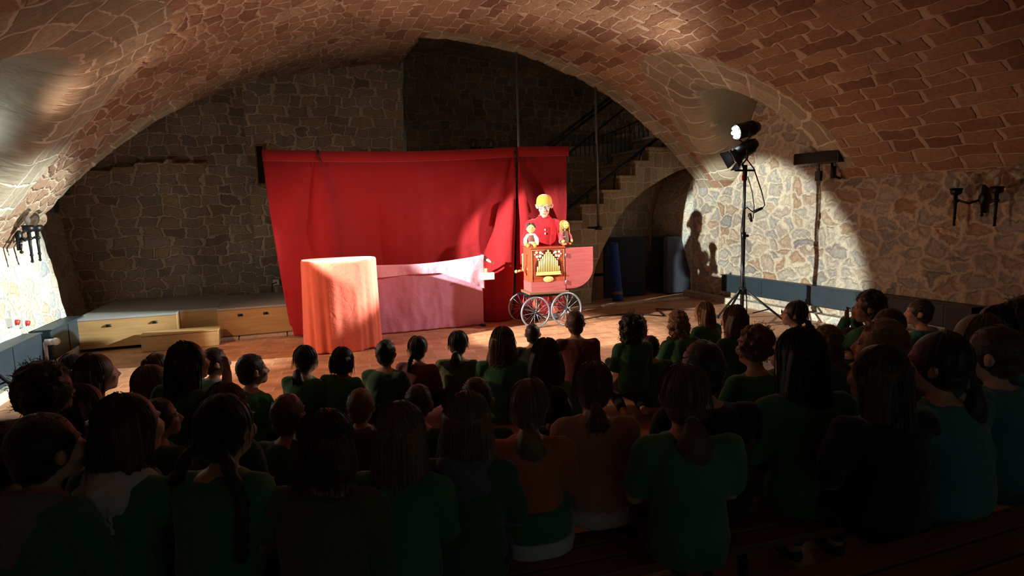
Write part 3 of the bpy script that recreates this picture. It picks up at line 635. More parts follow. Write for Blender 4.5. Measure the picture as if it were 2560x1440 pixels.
# ================================================================ STAGE LAMPS
def lamp(key, label, stand):
    pos, tgt, W, cone, blend, col, rad = LAMPS[key]
    P = Vector(pos); D = (Vector(tgt)-P).normalized()
    t = thing('stage_light', label, 'stage lamp', P, 0, 'stage lamps clamped to the tripod stands'); m = look(D)
    # local +Z looks out of the lens; lens plane at z=0
    link('housing', MB().lathe([(.02, -.34), (.06, -.33), (.085, -.27), (.09, -.2), (.1, -.1), (.105, -.02), (.105, .0), (.09, .0), (.088, -.03)], 24).tf(m), M['blackmetal'], t)
    fins = MB()
    for k in range(6): fins.lathe([(.088, -.25+k*.022), (.1, -.25+k*.022), (.1, -.245+k*.022), (.088, -.245+k*.022)], 20)
    link('cooling_fins', fins.tf(m), M['blackmetal'], t)
    if key.startswith('upper'):      # cluster of small bright lenses
        link('front_plate', MB().cyl((0, 0, -.02), (0, 0, -.005), .1, n=24).tf(m), M['blackmetal'], t)
        for k in range(7):
            a = k*math.pi/3; rr_ = 0 if k == 6 else .062
            link('lens', MB().ell((rr_*math.cos(a), rr_*math.sin(a), 0), (.027, .027, .03), nu=14, nv=8).tf(m), M['lens'], t)
    else:
        link('lens', MB().ell((0, 0, -.03), (.085, .085, .022)).tf(m), M['lens'], t)
        for k in range(4):
            a = k*math.pi/2; r = Matrix.Rotation(a, 4, 'Z')
            d = MB().add([(-.09, .1, 0), (.09, .1, 0), (.12, .15, .1), (-.12, .15, .1), (-.09, .103, 0), (.09, .103, 0), (.12, .153, .1), (-.12, .153, .1)], [(0,1,2,3), (7,6,5,4), (0,4,5,1), (1,5,6,2), (2,6,7,3), (3,7,4,0)])
            link('barn_door', d.tf(m @ r), M['blackmetal'], t, smooth=False)
    q = Vector((stand[0], stand[1], P.z-.2)); ql = q-P
    y = m @ Vector((0, 0, -.12))
    y = m @ Vector((0, 0, -.12))
    side = D.cross(Vector((0, 0, 1))).normalized()
    link('yoke', MB().path([y+side*.105, y+side*.125-Vector((0, 0, .1)), Vector((y.x, y.y, y.z-.17)), y-side*.125-Vector((0, 0, .1)), y-side*.105], .012, 8).cyl((y.x, y.y, y.z-.17), ql, .016, n=8), M['blackmetal'], t)
    link('knob', MB().cyl(y+side*.1, y+side*.16, .02, n=10), M['blackmetal'], t)
    ld = bpy.data.lights.new('stage_beam', 'SPOT'); ld.energy = W; ld.spot_size = math.radians(cone); ld.spot_blend = blend; ld.color = col; ld.shadow_soft_size = rad
    lo = bpy.data.objects.new('stage_beam', ld); COL.objects.link(lo); lo.parent = t; lo.matrix_local = Matrix.Translation(D*.16) @ D.to_track_quat('-Z', 'Y').to_matrix().to_4x4()
    if key in VAULT_FILL:  # extra fill spot for the vault, added beside the real beam
        sd = bpy.data.lights.new('vault_fill', 'SPOT'); sd.energy = VAULT_FILL[key][0]; sd.color = VAULT_FILL[key][1]; sd.shadow_soft_size = .08; sd.spot_size = math.radians(VAULT_FILL[key][2]); sd.spot_blend = 1
        so = bpy.data.objects.new('vault_fill', sd); COL.objects.link(so); so.parent = t; U = Vector((2.1, 6.2, 4.2))-P
        so.matrix_local = Matrix.Translation(D*.2+Vector((0, 0, .05))) @ U.to_track_quat('-Z', 'Y').to_matrix().to_4x4()
    return t
def stand(label, x, y, h, a0, legr=.55):
    t = thing('light_stand', label, 'tripod stand', (x, y, 0), 0)
    link('pole', MB().cyl((0, 0, .12), (0, 0, 1.25), .026).cyl((0, 0, 1.2), (0, 0, h), .019).cyl((0, 0, 1.18), (0, 0, 1.27), .034), M['blackmetal'], t)
    link('hub', MB().cyl((0, 0, .44), (0, 0, .54), .045), M['blackmetal'], t); link('lower_hub', MB().cyl((0, 0, .12), (0, 0, .17), .035), M['blackmetal'], t)
    link('height_knob', MB().cyl((.02, 0, 1.22), (.08, 0, 1.22), .018, n=8), M['blackmetal'], t)
    link('crossbar', MB().cyl((-.0, 0, h-.15), (0, 0, h+.05), .03).cyl((-.16, 0, h-.02), (.16, 0, h-.02), .014), M['blackmetal'], t)
    for k in range(3):
        a = a0+k*2*math.pi/3; c, s = math.cos(a), math.sin(a)
        link('leg', MB().path([(c*.04, s*.04, .5), (c*legr, s*legr, .02)], .015, 8).path([(c*.03, s*.03, .15), (c*legr*.55, s*legr*.55, .245)], .009, 6), M['blackmetal'], t)
        link('foot', MB().ell((c*legr, s*legr, .02), (.026, .026, .02)), M['blackmetal'], t)
    return t
t = stand('tall black tripod light stand by the right wall', LP[0], LP[1], 2.1, math.radians(-40), .62)
link('cable', MB().path([(-.02, -.02, 2.25), (.12, -.03, 2.1), (.24, -.05, 1.8), (.3, -.05, 1.62), (.24, -.05, 1.56), (.1, -.04, 1.54), (.02, -.03, 1.6), (-.04, -.03, 1.55), (-.07, -.03, 1.3), (-.04, -.03, .9), (.05, -.03, .4), (.06, -.03, .12)], .008, 8), M['blackmetal'], t)
link('cable', MB().path([(.03, -.02, 2.0), (.1, -.03, 1.8), (.14, -.03, 1.6), (.12, -.04, 1.45), (.04, -.03, 1.48)], .006, 8), M['blackmetal'], t)
link('cable_connector', MB().cap((.13, -.045, 1.54), (.25, -.05, 1.58), .022, .018).cap((.06, -.04, 1.5), (.09, -.04, 1.42), .024, .018), M['blackmetal'], t)
link('red_tag', MB().box((-.045, -.02, 1.98), (.03, .02, .07)), M['red'], t, smooth=False)
stand('black tripod light stand at the left edge with only one leg in view', LL[0], LL[1], 2.2, math.radians(-12), .5)
lamp('upper_right', 'bright stage lamp at the top of the right stand', LP)
lamp('lower_right', 'dark-bodied stage lamp clamped below the bright one on the right stand', LP)
lamp('upper_left', 'upper stage lamp on the left stand, just outside the left edge', LL)
lamp('lower_left', 'warm stage lamp under the upper one on the left stand', LL)
t = thing('power_cable', 'black cable lying on the floor between the organ and the right stand', 'cable', (0, 0, 0))
link('cable_run', MB().path([on_z(1450, 800, .012), on_z(1500, 790, .012), on_z(1560, 785, .012), on_z(1620, 787, .012), on_z(1660, 790, .012), on_z(1640, 772, .012), on_z(1740, 775, .012), on_z(1800, 790, .012), on_z(1852, 792, .012)], .009, 8), M['blackmetal'], t)
# ================================================================ CURTAIN
YC = 8.5
def curtain_piece(name, label, x0t, x0b, x1t, x1b, fans, z0, seed, bl=None, br=None, ztop=None):
    nu, nv = 150, 70; vs = []; fs = []
    W = x1t-x0t
    for i in range(nu+1):
        u = i/nu
        for j in range(nv+1):
            v = j/nv                       # 0 top, 1 bottom
            vv = v
            xa = x0t+(x0b-x0t)*(vv**1.35); xb = x1t+(x1b-x1t)*(vv**1.2)
            x = xa+(xb-xa)*u
            zt = ztop(x0t+W*u); z = zt+(z0-zt)*v
            y = YC
            # hanging folds growing to the floor, fans of folds from the clips
            amp = .02+.06*v**1.2
            fo = math.sin(u*W*5.1+seed+.9*math.sin(v*1.6+u*3)); fo = math.copysign(abs(fo)**.7, fo)
            y += amp*(fo*.75+1.1*noise.noise(Vector((x*2.6, v*.8, seed)))+.35*noise.noise(Vector((x*8, v*1.2, seed))))
            for fx, ang, st in fans:
                dx = x-fx; r = math.hypot(dx, (zt-z)+.05); th = math.atan2(dx, (zt-z)+.05)
                y += st*(.12*min(1, r*.9))*math.sin(th*ang)*math.exp(-abs(th)*2.6)*(1-.35*v)
            y += -.10*v*v*(.5+.5*math.sin(u*W*2.1+seed*2))
            if v < .06: y += .01
            if v > .93:                    # hem puddles slightly
                x += .03*math.sin(u*30+seed)
            vs.append((x, y, z+(.012*math.sin(u*W*7+seed) if v > .97 else 0)))
    for i in range(nu):
        for j in range(nv): a = i*(nv+1)+j; fs.append((a, a+1, a+nv+2, a+nv+1))
    me = bpy.data.meshes.new(name); me.from_pydata(vs, [], fs); me.update()
    o = link(name, me, M['curtain']); md = o.modifiers.new('t', 'SOLIDIFY'); md.thickness = .006; md.offset = 0
    tag(o, label, 'curtain', 'red backdrop curtains'); return o
tl, tr = on_y(655, 380, YC), on_y(1418, 371, YC); tm = on_y(1288, 374, YC)
def ztop(x):
    u = (x-tl.x)/(tr.x-tl.x); s = .045*math.sin(math.pi*min(1, u/.82))
    return tl.z+(tr.z-tl.z)*u - s
A = curtain_piece('curtain', 'wide crimson curtain hung behind the pulpit and pink playboard', tl.x, .02, tm.x+.02, 3.12, ((on_y(790, 385, YC).x, 9, -1), (tm.x, 14, 1.4)), .01, 1.0, ztop=ztop)
B = curtain_piece('curtain', 'narrow crimson curtain hanging behind the performer and organ', tm.x+.03, 3.2, tr.x, tr.x-.02, ((tm.x, 10, -1.2),), .01, 4.2, ztop=ztop)
def top_strip(x0, x1):
    mb = MB(); vs = []; n = 60
    for i in range(n+1):
        x = x0+(x1-x0)*i/n; z = ztop(x)
        for dz, dy in ((.02, 0), (.022, -.03), (-.1, -.028), (-.11, -.012)): vs.append((x, YC-.02+dy+.006*math.sin(x*11+dz*30), z+dz))
    for i in range(n):
        for k in range(3): a = i*4+k; mb.f.append((a, a+4, a+5, a+1))
    mb.v = vs; return mb
o = link('header_band', top_strip(tl.x, tm.x), M['curtain'], A); o.modifiers.new('t', 'SOLIDIFY').thickness = .006
o = link('header_band', top_strip(tm.x+.02, tr.x), M['curtain'], B); o.modifiers.new('t', 'SOLIDIFY').thickness = .006
t = thing('backdrop_stand', 'black tube stand carrying the red curtains', 'stand', (2.0, YC+.09, 0))
inv = Matrix.Translation((-2.0, -YC-.09, 0)); Yf = YC+.1
cbm = MB(); cbm.path([Vector((x, Yf-.05, ztop(x)+.012)) for x in np.linspace(tl.x, tr.x, 16)], .018, 8); link('crossbar', cbm.tf(inv), M['blackmetal'], t)
for x in (.5, tm.x+.0, tr.x-.02):
    link('upright', MB().cyl((x, Yf, 0.02), (x, Yf, ztop(x)), .018).tf(inv), M['blackmetal'], t)
    link('foot', MB().path([(x, Yf-.38 if 3 < x < 3.6 else Yf-.2, .015), (x, Yf, .16), (x, Yf+.3, .015)], .013, 8).ell((x, Yf-.38 if 3 < x < 3.6 else Yf-.2, .022), .022).tf(inv), M['steel'], t)
for px in (795, 1288):
    c = on_y(px, 383, YC-.05); t = thing('spring_clamp', 'dark clamp pinching the top of the red curtain, %s' % ('left one' if px < 1000 else 'right one above the slit'), 'clamp', c, 0, 'clamps on the curtain top')
    link('jaw', MB().cap((0, 0, .03), (0, -.01, -.06), .016, .012), M['dkmetal'], t)
    link('cord_loop', MB().path([(0, -.01, -.05), (.012, -.015, -.12), (.03, -.015, -.18), (.045, -.015, -.14), (.02, -.012, -.06)], .004, 6), M['dkmetal'], t)
# ================================================================ PULPIT (rounded box in coral cloth)
p0 = on_z(770, 872); p1 = on_z(948, 866)
cx, cy, hh = .615, 7.56, 1.085
t = thing('covered_pulpit', 'tall rounded booth draped in coral-orange cloth in front of the curtain', 'booth', (cx, cy, 0), math.radians(4))
def ring(z, gx, gy, fold, k0=0, n=180):
    r = []
    for i in range(n):
        a = 2*math.pi*i/n; c, s = math.cos(a), math.sin(a)
        e = .62 if s > 0 else .85
        x = gx*math.copysign(abs(c)**e, c); y = gy*math.copysign(abs(s)**e, s)
        f = fold*(math.sin(a*13+k0+.8*math.sin(a*3+z*2))+.6*math.sin(a*29+2+z*1.5)*.6)
        ff = 1+f; r.append(Vector((x*ff, y*ff, z+ (.012*math.sin(a*5) if z < .03 else 0))))
    return r
rr = []
for k in range(40):
    v = k/39; z = hh*(1-v); rr.append(ring(max(z, .004), .44+.012*v, .30+.03*v, .004+.028*v**1.3, 0))
rr = [ring(hh+.004, .30, .2, 0), ring(hh+.004, .43, .29, 0)]+rr
link('cloth_cover', MB().rings(rr[::-1]), M['coral'], t)
link('top_panel', MB().rings([ring(hh+.006, .432, .29, 0), ring(hh+.016, .432, .29, 0)]), plain('pale_rim', (.75, .45, .4), .6), t, smooth=False)
# ================================================================ PINK PLAYBOARD
a = on_y(930, 664, 8.12); b = on_y(1206, 638, 8.12); z_a, z_b = a.z, b.z; xa, xb = a.x, b.x
t = thing('playboard', 'low puppet playboard hung with pink cloth between the booth and organ', 'puppet stage', ((xa+xb)/2, 8.14, 0))
inv = Matrix.Translation((-(xa+xb)/2, -8.14, 0))
def sheet(x0, x1, zt, zb_, Y, fold, seed, nx=110, ny=50, lean=0):
    mb = MB()
    for i in range(nx+1):
        u = i/nx; x = x0+(x1-x0)*u
        for j in range(ny+1):
            v = j/ny; z = zt(u)+(zb_(u)-zt(u))*v
            y = Y+lean*v+fold*(.3+v)*(math.sin(x*9+seed+v*1.3*math.sin(x*3))*.5+noise.noise(Vector((x*3.2, z*2.0, seed)))*1.4+.35*noise.noise(Vector((x*12, z*5, seed))))
            mb.v.append((x, y, z))
    for i in range(nx):
        for j in range(ny): q = i*(ny+1)+j; mb.f.append((q, q+1, q+ny+2, q+ny+1))
    return mb
o = link('under_cloth', sheet(xa-.02, xb-.0, lambda u: z_a+(z_b-z_a)*u-.03-.05*math.sin(math.pi*u), lambda u: .012, 8.14, .022, 3).tf(inv), M['pink'], t); o.modifiers.new('t', 'SOLIDIFY').thickness = .004
def oz(u):
    base = z_a+(z_b-z_a)*u-.045*math.sin(math.pi*u)
    k = [(0, .17), (.35, .13), (.6, .15), (.8, .3), (.93, .42), (1, .48)]
    for (a0, b0), (a1, b1) in zip(k, k[1:]):
        if u <= a1: return base-(b0+(b1-b0)*(u-a0)/(a1-a0))
    return base-.48
o = link('top_cloth', sheet(xa-.03, xb+.02, lambda u: z_a+(z_b-z_a)*u-.045*math.sin(math.pi*u)+.008, oz, 8.105, .016, 8, ny=24, lean=.0).tf(inv), M['rose'], t); o.modifiers.new('t', 'SOLIDIFY').thickness = .004
link('frame_rail', MB().path([Vector((xa+(xb-xa)*u, 8.165, z_a+(z_b-z_a)*u-.05*math.sin(math.pi*u)-.01)) for u in np.linspace(0, 1, 12)], .012, 8).tf(inv), M['blackmetal'], t)
for x in (xa+.03, xb-.03): link('frame_post', MB().cyl((x, 8.18, 0), (x, 8.18, (z_a if x < 1.5 else z_b)-.01), .015).box((x, 8.2, .012), (.06, .3, .024)).tf(inv), M['blackmetal'], t)
t = thing('frame_clamp', 'grey clamp with white sleeve at the right end of the pink playboard', 'clamp', (xb+.02, 8.14, z_b-.03))
link('clamp_body', MB().cap((-.02, 0, .02), (.06, 0, -.05), .03, .022), M['greymetal'], t); link('sleeve', MB().cap((.05, -.01, -.04), (.14, -.01, -.09), .02, .015), M['white'], t)
t = thing('white_box', 'small pale box fixed low on the right end of the playboard', 'box', (xb+.07, 8.12, z_b-.33))
link('body', MB().box((0, 0, .03), (.17, .1, .1)), M['white'], t, smooth=False); link('knob', MB().cyl((-.02, 0, .08), (-.02, 0, .14), .03), M['brass'], t)
# ================================================================ BARREL ORGAN
YO = 7.62
ol, orr = on_y(1330, 700, YO), on_y(1411, 700, YO); ox = (ol.x+orr.x)/2; ow = orr.x-ol.x
zt, zm, zbm = on_y(1370, 622, YO).z, on_y(1370, 704, YO).z, on_y(1370, 730, YO).z
org = thing('barrel_organ', 'red-brown street barrel organ on a wheeled cart with opened side door', 'barrel organ', (ox, YO, 0), math.radians(-5))
dep = .36; cham = 0.0
pl_ = [(-ow/2, 0), (ow/2, 0), (ow/2, dep), (-ow/2-cham, dep), (-ow/2-cham, .02)]
link('cabinet', bev(link('tmp', MB().prism(pl_, zm, zt, 'z'), M['organ'], org, smooth=False), .006).data, M['organ'], org, smooth=False); bpy.data.objects.remove(bpy.data.objects['tmp'])
pl2 = [(x*1.0+(-.006 if x < 0 else .006), y-.006) for x, y in pl_]
link('lower_panel', MB().prism(pl2, zbm+.01, zm, 'z'), M['organ_pink'], org, smooth=False)
pl3 = [(x*1.06+(-.03 if x < 0 else .03), (y-.04) if y < .2 else y+.02) for x, y in pl_]
bev(link('base_board', MB().prism(pl3, zbm-.025, zbm+.01, 'z'), M['bench'], org, smooth=False), .006)
bev(link('lid', MB().prism([(x*1.03, (y-.015) if y < .2 else y+.01) for x, y in pl_], zt, zt+.022, 'z'), M['organ'], org, smooth=False), .005)
# pipe front: stepped gable of light wooden pipes
fz0 = zm+.1; pw = .026; npi = 13; pip = MB(); base = MB()
shape = []
for i in range(npi):
    k = abs(i-(npi-1)/2); hgt = .34-.03*k-(.05 if k > 5 else 0); shape.append(hgt)
    x = (i-(npi-1)/2)*pw
for i, hgt in enumerate(shape):
    x = (i-(npi-1)/2)*pw; pip = MB().cyl((x, -.012, fz0+.045), (x, -.012, fz0+hgt), .0115, n=10)
    pip.cyl((x, -.012, fz0+hgt), (x, -.012, fz0+hgt+.006), .0115, .006, n=10); link('organ_pipe', pip, M['brass'], org)
bev(link('pipe_sill', MB().box((0, -.012, fz0+.022), (npi*pw+.015, .03, .04)).box((0, -.02, fz0), (npi*pw+.03, .03, .012)), M['brass'], org, smooth=False), .003)
# dark frame behind the pipes
gp = [(-.19, fz0-.012), (.19, fz0-.012), (.19, fz0+.14), (.16, fz0+.2), (.1, fz0+.27), (.05, fz0+.345), (0, fz0+.385), (-.05, fz0+.345), (-.1, fz0+.27), (-.16, fz0+.2), (-.19, fz0+.14)]
link('pipe_frame', MB().prism(gp, -.006, .004), plain('organ_dark', (.12, .02, .012), .3), org, smooth=False)
link('medallion', MB().ell((0, -.01, zm+.035), (.075, .012, .045)), M['brass'], org)
cream = plain('painted_flower', (.85, .78, .6), .5)
for sx in (-1, 1):
    for dx, dz, r in ((.165, -.045, .019), (.11, -.05, .02), (.08, -.065, .014), (.16, -.105, .02), (.115, -.1, .022), (.14, -.145, .014), (.19, -.075, .012)):
        link('painted_flower', MB().ell((sx*dx, -.004, zt+dz), (r, .006, r), nu=10, nv=6), cream, org)
edge = MB()
for (x0, z0, x1, z1) in ((-ow/2+.012, zm+.01, -ow/2+.012, zt-.01), (ow/2-.012, zm+.01, ow/2-.012, zt-.01), (-ow/2+.012, zt-.012, ow/2-.012, zt-.012)):
    edge.cyl((x0, -.003, z0), (x1, -.003, z1), .004, n=6)
link('trim_line', edge, plain('organ_line', (.65, .3, .12), .4), org)
# the opened door: rectangle with one big rounded lower corner, hinged at the right front edge
dw = on_y(1478, 617, YO).x-orr.x; dt = on_y(1440, 618, YO).z; db = on_y(1420, 721, YO).z
pts = [(0, dt), (dw, dt), (dw, dt-.3)]
for k in range(1, 11):
    an = math.radians(k*9); pts.append((dw-.33*(1-math.cos(an)), dt-.3-(dt-.3-db)*math.sin(an)))
pts += [(0, db)]
d = MB().prism(pts, -.0, .022); d.tf(Matrix.Translation((ow/2+.012, -.002, 0)) @ Matrix.Rotation(math.radians(4), 4, 'Z'))
door = bev(link('side_door', d, M['organ_pink'], org, smooth=False), .003)
for z in (zt-.1, zm-.02): link('hinge', MB().cyl((ow/2+.008, -.012, z-.03), (ow/2+.008, -.012, z+.03), .008, n=8), M['steel'], door)
# crank on the left
lx = -ow/2-cham
ck = link('crank', MB().cyl((lx-.002, .22, zt-.3), (lx-.07, .2, zt-.3), .012).path([(lx-.06, .2, zt-.3), (lx-.065, .17, zt-.08)], .011, 8).ell((lx-.06, .2, zt-.3), .022).ell((lx-.065, .17, zt-.08), .018), M['brass'], org)
link('crank_handle', MB().cyl((lx-.06, .2, zt-.3), (lx-.16, .16, zt-.31), .013, .017).ell((lx-.17, .16, zt-.31), .024), M['brass'], ck)
link('hub_plate', MB().cyl((lx-.006, .22, zt-.3), (lx+.004, .22, zt-.3), .06), M['organ'], org)
# cart: chassis, springs, four spoked wheels
cart = thing('organ_cart', 'black four-wheeled cart with thin spoked wheels under the barrel organ', 'cart', (ox, YO, 0), math.radians(-5))
zc_ = zbm-.04
ch = MB()
for y in (.05, .37): ch.box((.0, y, zc_-.01), (ow+.2, .025, .03))
for x in (-.24, .0, .24): ch.box((x, .21, zc_-.02), (.025, .36, .02))
link('chassis', ch, M['dkmetal'], cart, smooth=False)
def wheel(cx, cy, r, rz):
    m = Matrix.Translation((cx, cy, r)) @ Matrix.Rotation(rz, 4, 'Z') @ Matrix.Rotation(math.radians(90), 4, 'X')
    rim = MB().lathe([(r-.022, -.01), (r-.016, -.014), (r-.004, -.013), (r, -.006), (r, .006), (r-.004, .013), (r-.016, .014), (r-.022, .01), (r-.022, -.01)], 56)
    wl = link('wheel', rim.tf(m), M['rim'], cart)
    sp = MB()
    for k in range(14):
        a = k*2*math.pi/14; z = .02 if k % 2 else -.02
        sp.cyl((.018*math.cos(a), .018*math.sin(a), z), ((r-.02)*math.cos(a+.12), (r-.02)*math.sin(a+.12), 0), .0028, n=5)
    link('spokes', sp.tf(m), M['rim'], wl)
    link('hub', MB().cyl((0, 0, -.035), (0, 0, .035), .02, n=12).tf(m), M['dkmetal'], wl)
w1 = on_y(1337, 787, YO); w2 = on_y(1411, 787, YO)
for (w_, r) in ((w1, .222), (w2, .24)):
    x = w_.x-ox
    wheel(x, -.06, r, math.radians(6)); wheel(x-.03, .46, r, math.radians(-4))
    link('axle', MB().cyl((x, -.06, r), (x-.03, .46, r), .011, n=8), M['dkmetal'], cart)
    for y in (.0, .4): link('leaf_spring', MB().path([(x-.12, y, zc_-.02), (x-.06, y, r+.06), (x, y, r+.02), (x+.06, y, r+.06), (x+.12, y, zc_-.02)], .007, 6), M['dkmetal'], cart)
# ================================================================ FIGURE PARTS
SK = {'fair': plain('skin_fair', (.68, .38, .27), .5, sheen=.1, var=.06), 'tan': plain('skin_tan', (.5, .26, .16), .5), 'dark': plain('skin_deep', (.2, .09, .05), .5)}
def head_mb(mb, k=1.0, T=Matrix.Identity(4), ears=.084, adult=False):
    """head about the origin, facing +Y; k scales; T places"""
    h = MB()
    h.ell((0, -.012, .018), (.073, .087, .089), nu=20, nv=14)
    h.ell((0, .026, -.028), (.056, .055, .076 if not adult else .086), nu=18, nv=12)
    h.ell((0, .052, -.088 if not adult else -.1), (.03, .028, .024), nu=12, nv=8)
    h.ell((0, .01, -.075), (.05, .05, .036), nu=12, nv=8)
    h.cap((0, .076, .004), (0, .098, -.034), .009, .0125)
    h.ell((0, .088, -.04), (.02, .014, .009), nu=10, nv=6)
    for s in (-1, 1):
        h.ell((s*.036, .058, -.034), (.022, .022, .026), nu=10, nv=8)
        h.ell((s*.03, .07, .018), (.026, .012, .008), nu=10, nv=6)
        if ears:
            h.ell((s*ears, -.008, -.015), (.009, .017, .028), rot=(0, s*.25, s*.35), nu=10, nv=8)
            h.ell((s*.073, .0, -.03), (.008, .012, .014), nu=8, nv=6)
    h.ell((0, .076, -.066), (.023, .011, .007), nu=10, nv=6); h.ell((0, .072, -.076), (.019, .012, .007), nu=10, nv=6)
    h.tf(T @ Matrix.Diagonal((k, k, k, 1))); mb.add(h.v, h.f); return mb
def hand_mb(mb, wrist, d, n, k=1.0, side=1, curl=.4, spread=.12):
    """palm + 5 fingers from wrist towards d with palm normal n"""
    d = Vector(d).normalized(); n = Vector(n); n = (n-d*n.dot(d)).normalized(); s = d.cross(n)*side; w_ = Vector(wrist)
    q = lambda a, b, c: w_+d*(a*k)+s*(b*k)+n*(c*k)
    mb.cap(q(0, 0, 0), q(.03, 0, 0), .021*k, .024*k)
    for b in (-.024, -.008, .008, .024): mb.cap(q(.015, b*.7, 0), q(.07, b, 0), .013*k, .011*k, 8)
    for b, L in ((-.027, .045), (-.009, .056), (.009, .06), (.027, .053)):
        a0 = .075; pts = [q(a0, b, 0)]; an = curl*.6; x, z = a0, 0.0
        for j, f in enumerate((.45, .32, .23)):
            x += L*f*math.cos(an); z += L*f*math.sin(an); pts.append(q(x, b*(1+spread*(j+1)), z)); an += curl*.9
        mb.chain(pts, [.0098*k, .0088*k, .008*k, .007*k], 8)
    mb.chain([q(.012, .024, .004), q(.035, .042, .014), q(.058, .048, .022), q(.076, .046, .026)], [.013*k, .0115*k, .0095*k, .008*k], 8)
    return mb
# ================================================================ PERFORMER
def performer():
    k = 1.12; feet = on_z(1372, 800); bx, by = 3.62, 8.2
    t0 = Vector((bx, by, 0)); rz = math.pi+math.radians(-14)    # faces the camera side
    H = 1.86
    hc = Vector((0, .09, H-.155)); tilt = Matrix.Translation(hc) @ Euler((math.radians(-16), 0, math.radians(-14))).to_matrix().to_4x4()
    hs = 1.4
    b = MB(); head_mb(b, hs, tilt, adult=True)
    b.cap((0, .03, H-.37), (0, .055, H-.22), .06, .062)
    secs = [(0, .0, .9, .165, .11), (0, .0, 1.0, .16, .11), (0, .0, 1.12, .15, .105), (0, .0, 1.26, .175, .12), (0, 0, 1.4, .19, .115), (0, .01, 1.48, .15, .09), (0, .02, 1.53, .08, .07)]
    b.loft(secs)
    arms = {1: [(.2, 0, 1.42), (.29, .05, 1.17), (.235, .28, 1.14)], -1: [(-.2, 0, 1.42), (-.30, .05, 1.17), (-.235, .28, 1.14)]}
    for s, a in arms.items():
        b.chain(a, [.056, .045, .033]); hand_mb(b, a[-1], (-.12*s, .25, .5), (0, .9, -.3), 1.15, s, .5)
    for s in (-1, 1):
        b.chain([(s*.09, 0, .92), (s*.12, .03, .5), (s*.13, .0, .1)], [.09, .062, .042]); b.ell((s*.14, .06, .05), (.045, .11, .04))
    me = remesh(b, .0095, 3, 'person'); o = link('person', me, SK['fair'])
    o.location = t0; o.rotation_euler = (0, 0, rz)
    tag(o, 'man in red shirt and ochre knitted cap standing behind the barrel organ', 'person')
    sh = MB().loft([(x, y, z, rx+.022, ry+.022) for x, y, z, rx, ry in secs[:-1]]+[(0, .02, 1.545, .09, .08)])
    sh.loft([(0, 0, .84, .19, .135), (0, 0, .92, .185, .13)])
    for s, a in arms.items(): sh.chain([(a[0][0]*.8, 0, 1.43)]+a[:2]+[tuple(Vector(a[1]).lerp(Vector(a[2]), .93))], [.085, .078, .064, .052])
    me = remesh(sh, .012, 5); wob(me, .012, 6, 2, .004); link('shirt', me, cloth('red_shirt', (.5, .012, .02), .2), o)
    link('shirt_collar', MB().lathe([(.075, 0), (.086, .0), (.082, .045), (.072, .045)], 28, Matrix.Translation((0, .03, H-.345)) @ Euler((-.1, 0, 0)).to_matrix().to_4x4()), _c['c_red'], o)
    for z, y in ((1.47, .103), (1.40, .128), (1.345, .136), (1.29, .138)): link('button', MB().ell((.0, y+.006, z), (.014, .008, .014), nu=12, nv=8), M['white'], o)
    tr = MB()
    for s in (-1, 1): tr.chain([(s*.085, 0, .9), (s*.12, .03, .5), (s*.13, .0, .13)], [.115, .085, .072])
    tr.ell((0, 0, .9), (.18, .13, .1)); me = remesh(tr, .013, 4); wob(me, .014, 8, 1); link('trousers', me, cloth('orange_red_trousers', (.62, .08, .03), .2), o)
    for s in (-1, 1):
        link('shoe', remesh(MB().ell((s*.14, .07, .045), (.052, .14, .045)).ell((s*.14, 0, .08), (.045, .06, .05)), .011, 3), plain('dark_shoe', (.03, .035, .045), .5), o)
    # knitted cap
    cp = MB()
    nn = 40; prof = [(.0, .093), (.03, .09), (.055, .08), (.074, .058), (.083, .03), (.086, .005), (.088, -.012), (.088, -.028), (.082, -.028), (.08, .0), (.06, .05), (0, .07)]
    cp.lathe([(r*.96, z) for r, z in prof], nn); cp.warp(lambda p: Vector((p.x*(1+.012*math.sin(math.atan2(p.y, p.x)*20)), p.y*1.06-.012, p.z*.9+.028+p.y*.12)))
    cp.tf(tilt @ Matrix.Diagonal((hs, hs, hs, 1))); link('knitted_cap', cp, cloth('ochre_knit', (.62, .3, .04), .4), o)
    T = tilt @ Matrix.Diagonal((hs, hs, hs, 1))
    for s in (-1, 1):
        e = link('eye', MB().ell((s*.029, .0735, .004), (.0105, .0085, .0085), nu=12, nv=8).tf(T), M['white'], o); link('iris', MB().ell((s*.029, .081, .002), (.0042, .002, .0042), nu=10, nv=6).tf(T), plain('iris_dark', (.03, .02, .015), .2), e)
    gl = MB()
    for s in (-1, 1):
        gl.path([(s*.031+.024*math.cos(a), .094-.0006*abs(math.cos(a))*20, .0+.017*math.sin(a)) for a in [2*math.pi*i/20 for i in range(21)]], .0017, 6)
        gl.path([(s*.055, .09, .004), (s*.072, .05, .004), (s*.079, -.005, .0)], .0016, 6)
    gl.path([(-.008, .094, .003), (0, .097, .006), (.008, .094, .003)], .0016, 6); link('glasses', gl.tf(T), M['dkmetal'], o)
    link('lips', MB().ell((0, .0825, -.0665), (.019, .0065, .0035)).ell((0, .0805, -.0735), (.016, .0065, .0035)).tf(T), plain('lips', (.5, .17, .14), .4), o)
    br = MB()
    for s in (-1, 1): br.cap((s*.014, .081, .022), (s*.045, .068, .024), .003, .002, 6)
    link('eyebrows', br.tf(T), plain('grey_brow', (.3, .25, .2), .8), o)
    hr = MB()
    for s in (-1, 1): hr.ell((s*.074, -.02, .01), (.006, .03, .022)).ell((s*.05, -.075, -.02), (.03, .02, .035))
    link('hair', hr.tf(T), plain('grey_hair', (.35, .32, .28), .8), o)
    return o
_c['c_red'] = cloth('red_shirt_collar', (.5, .012, .02), .2)
man = performer()
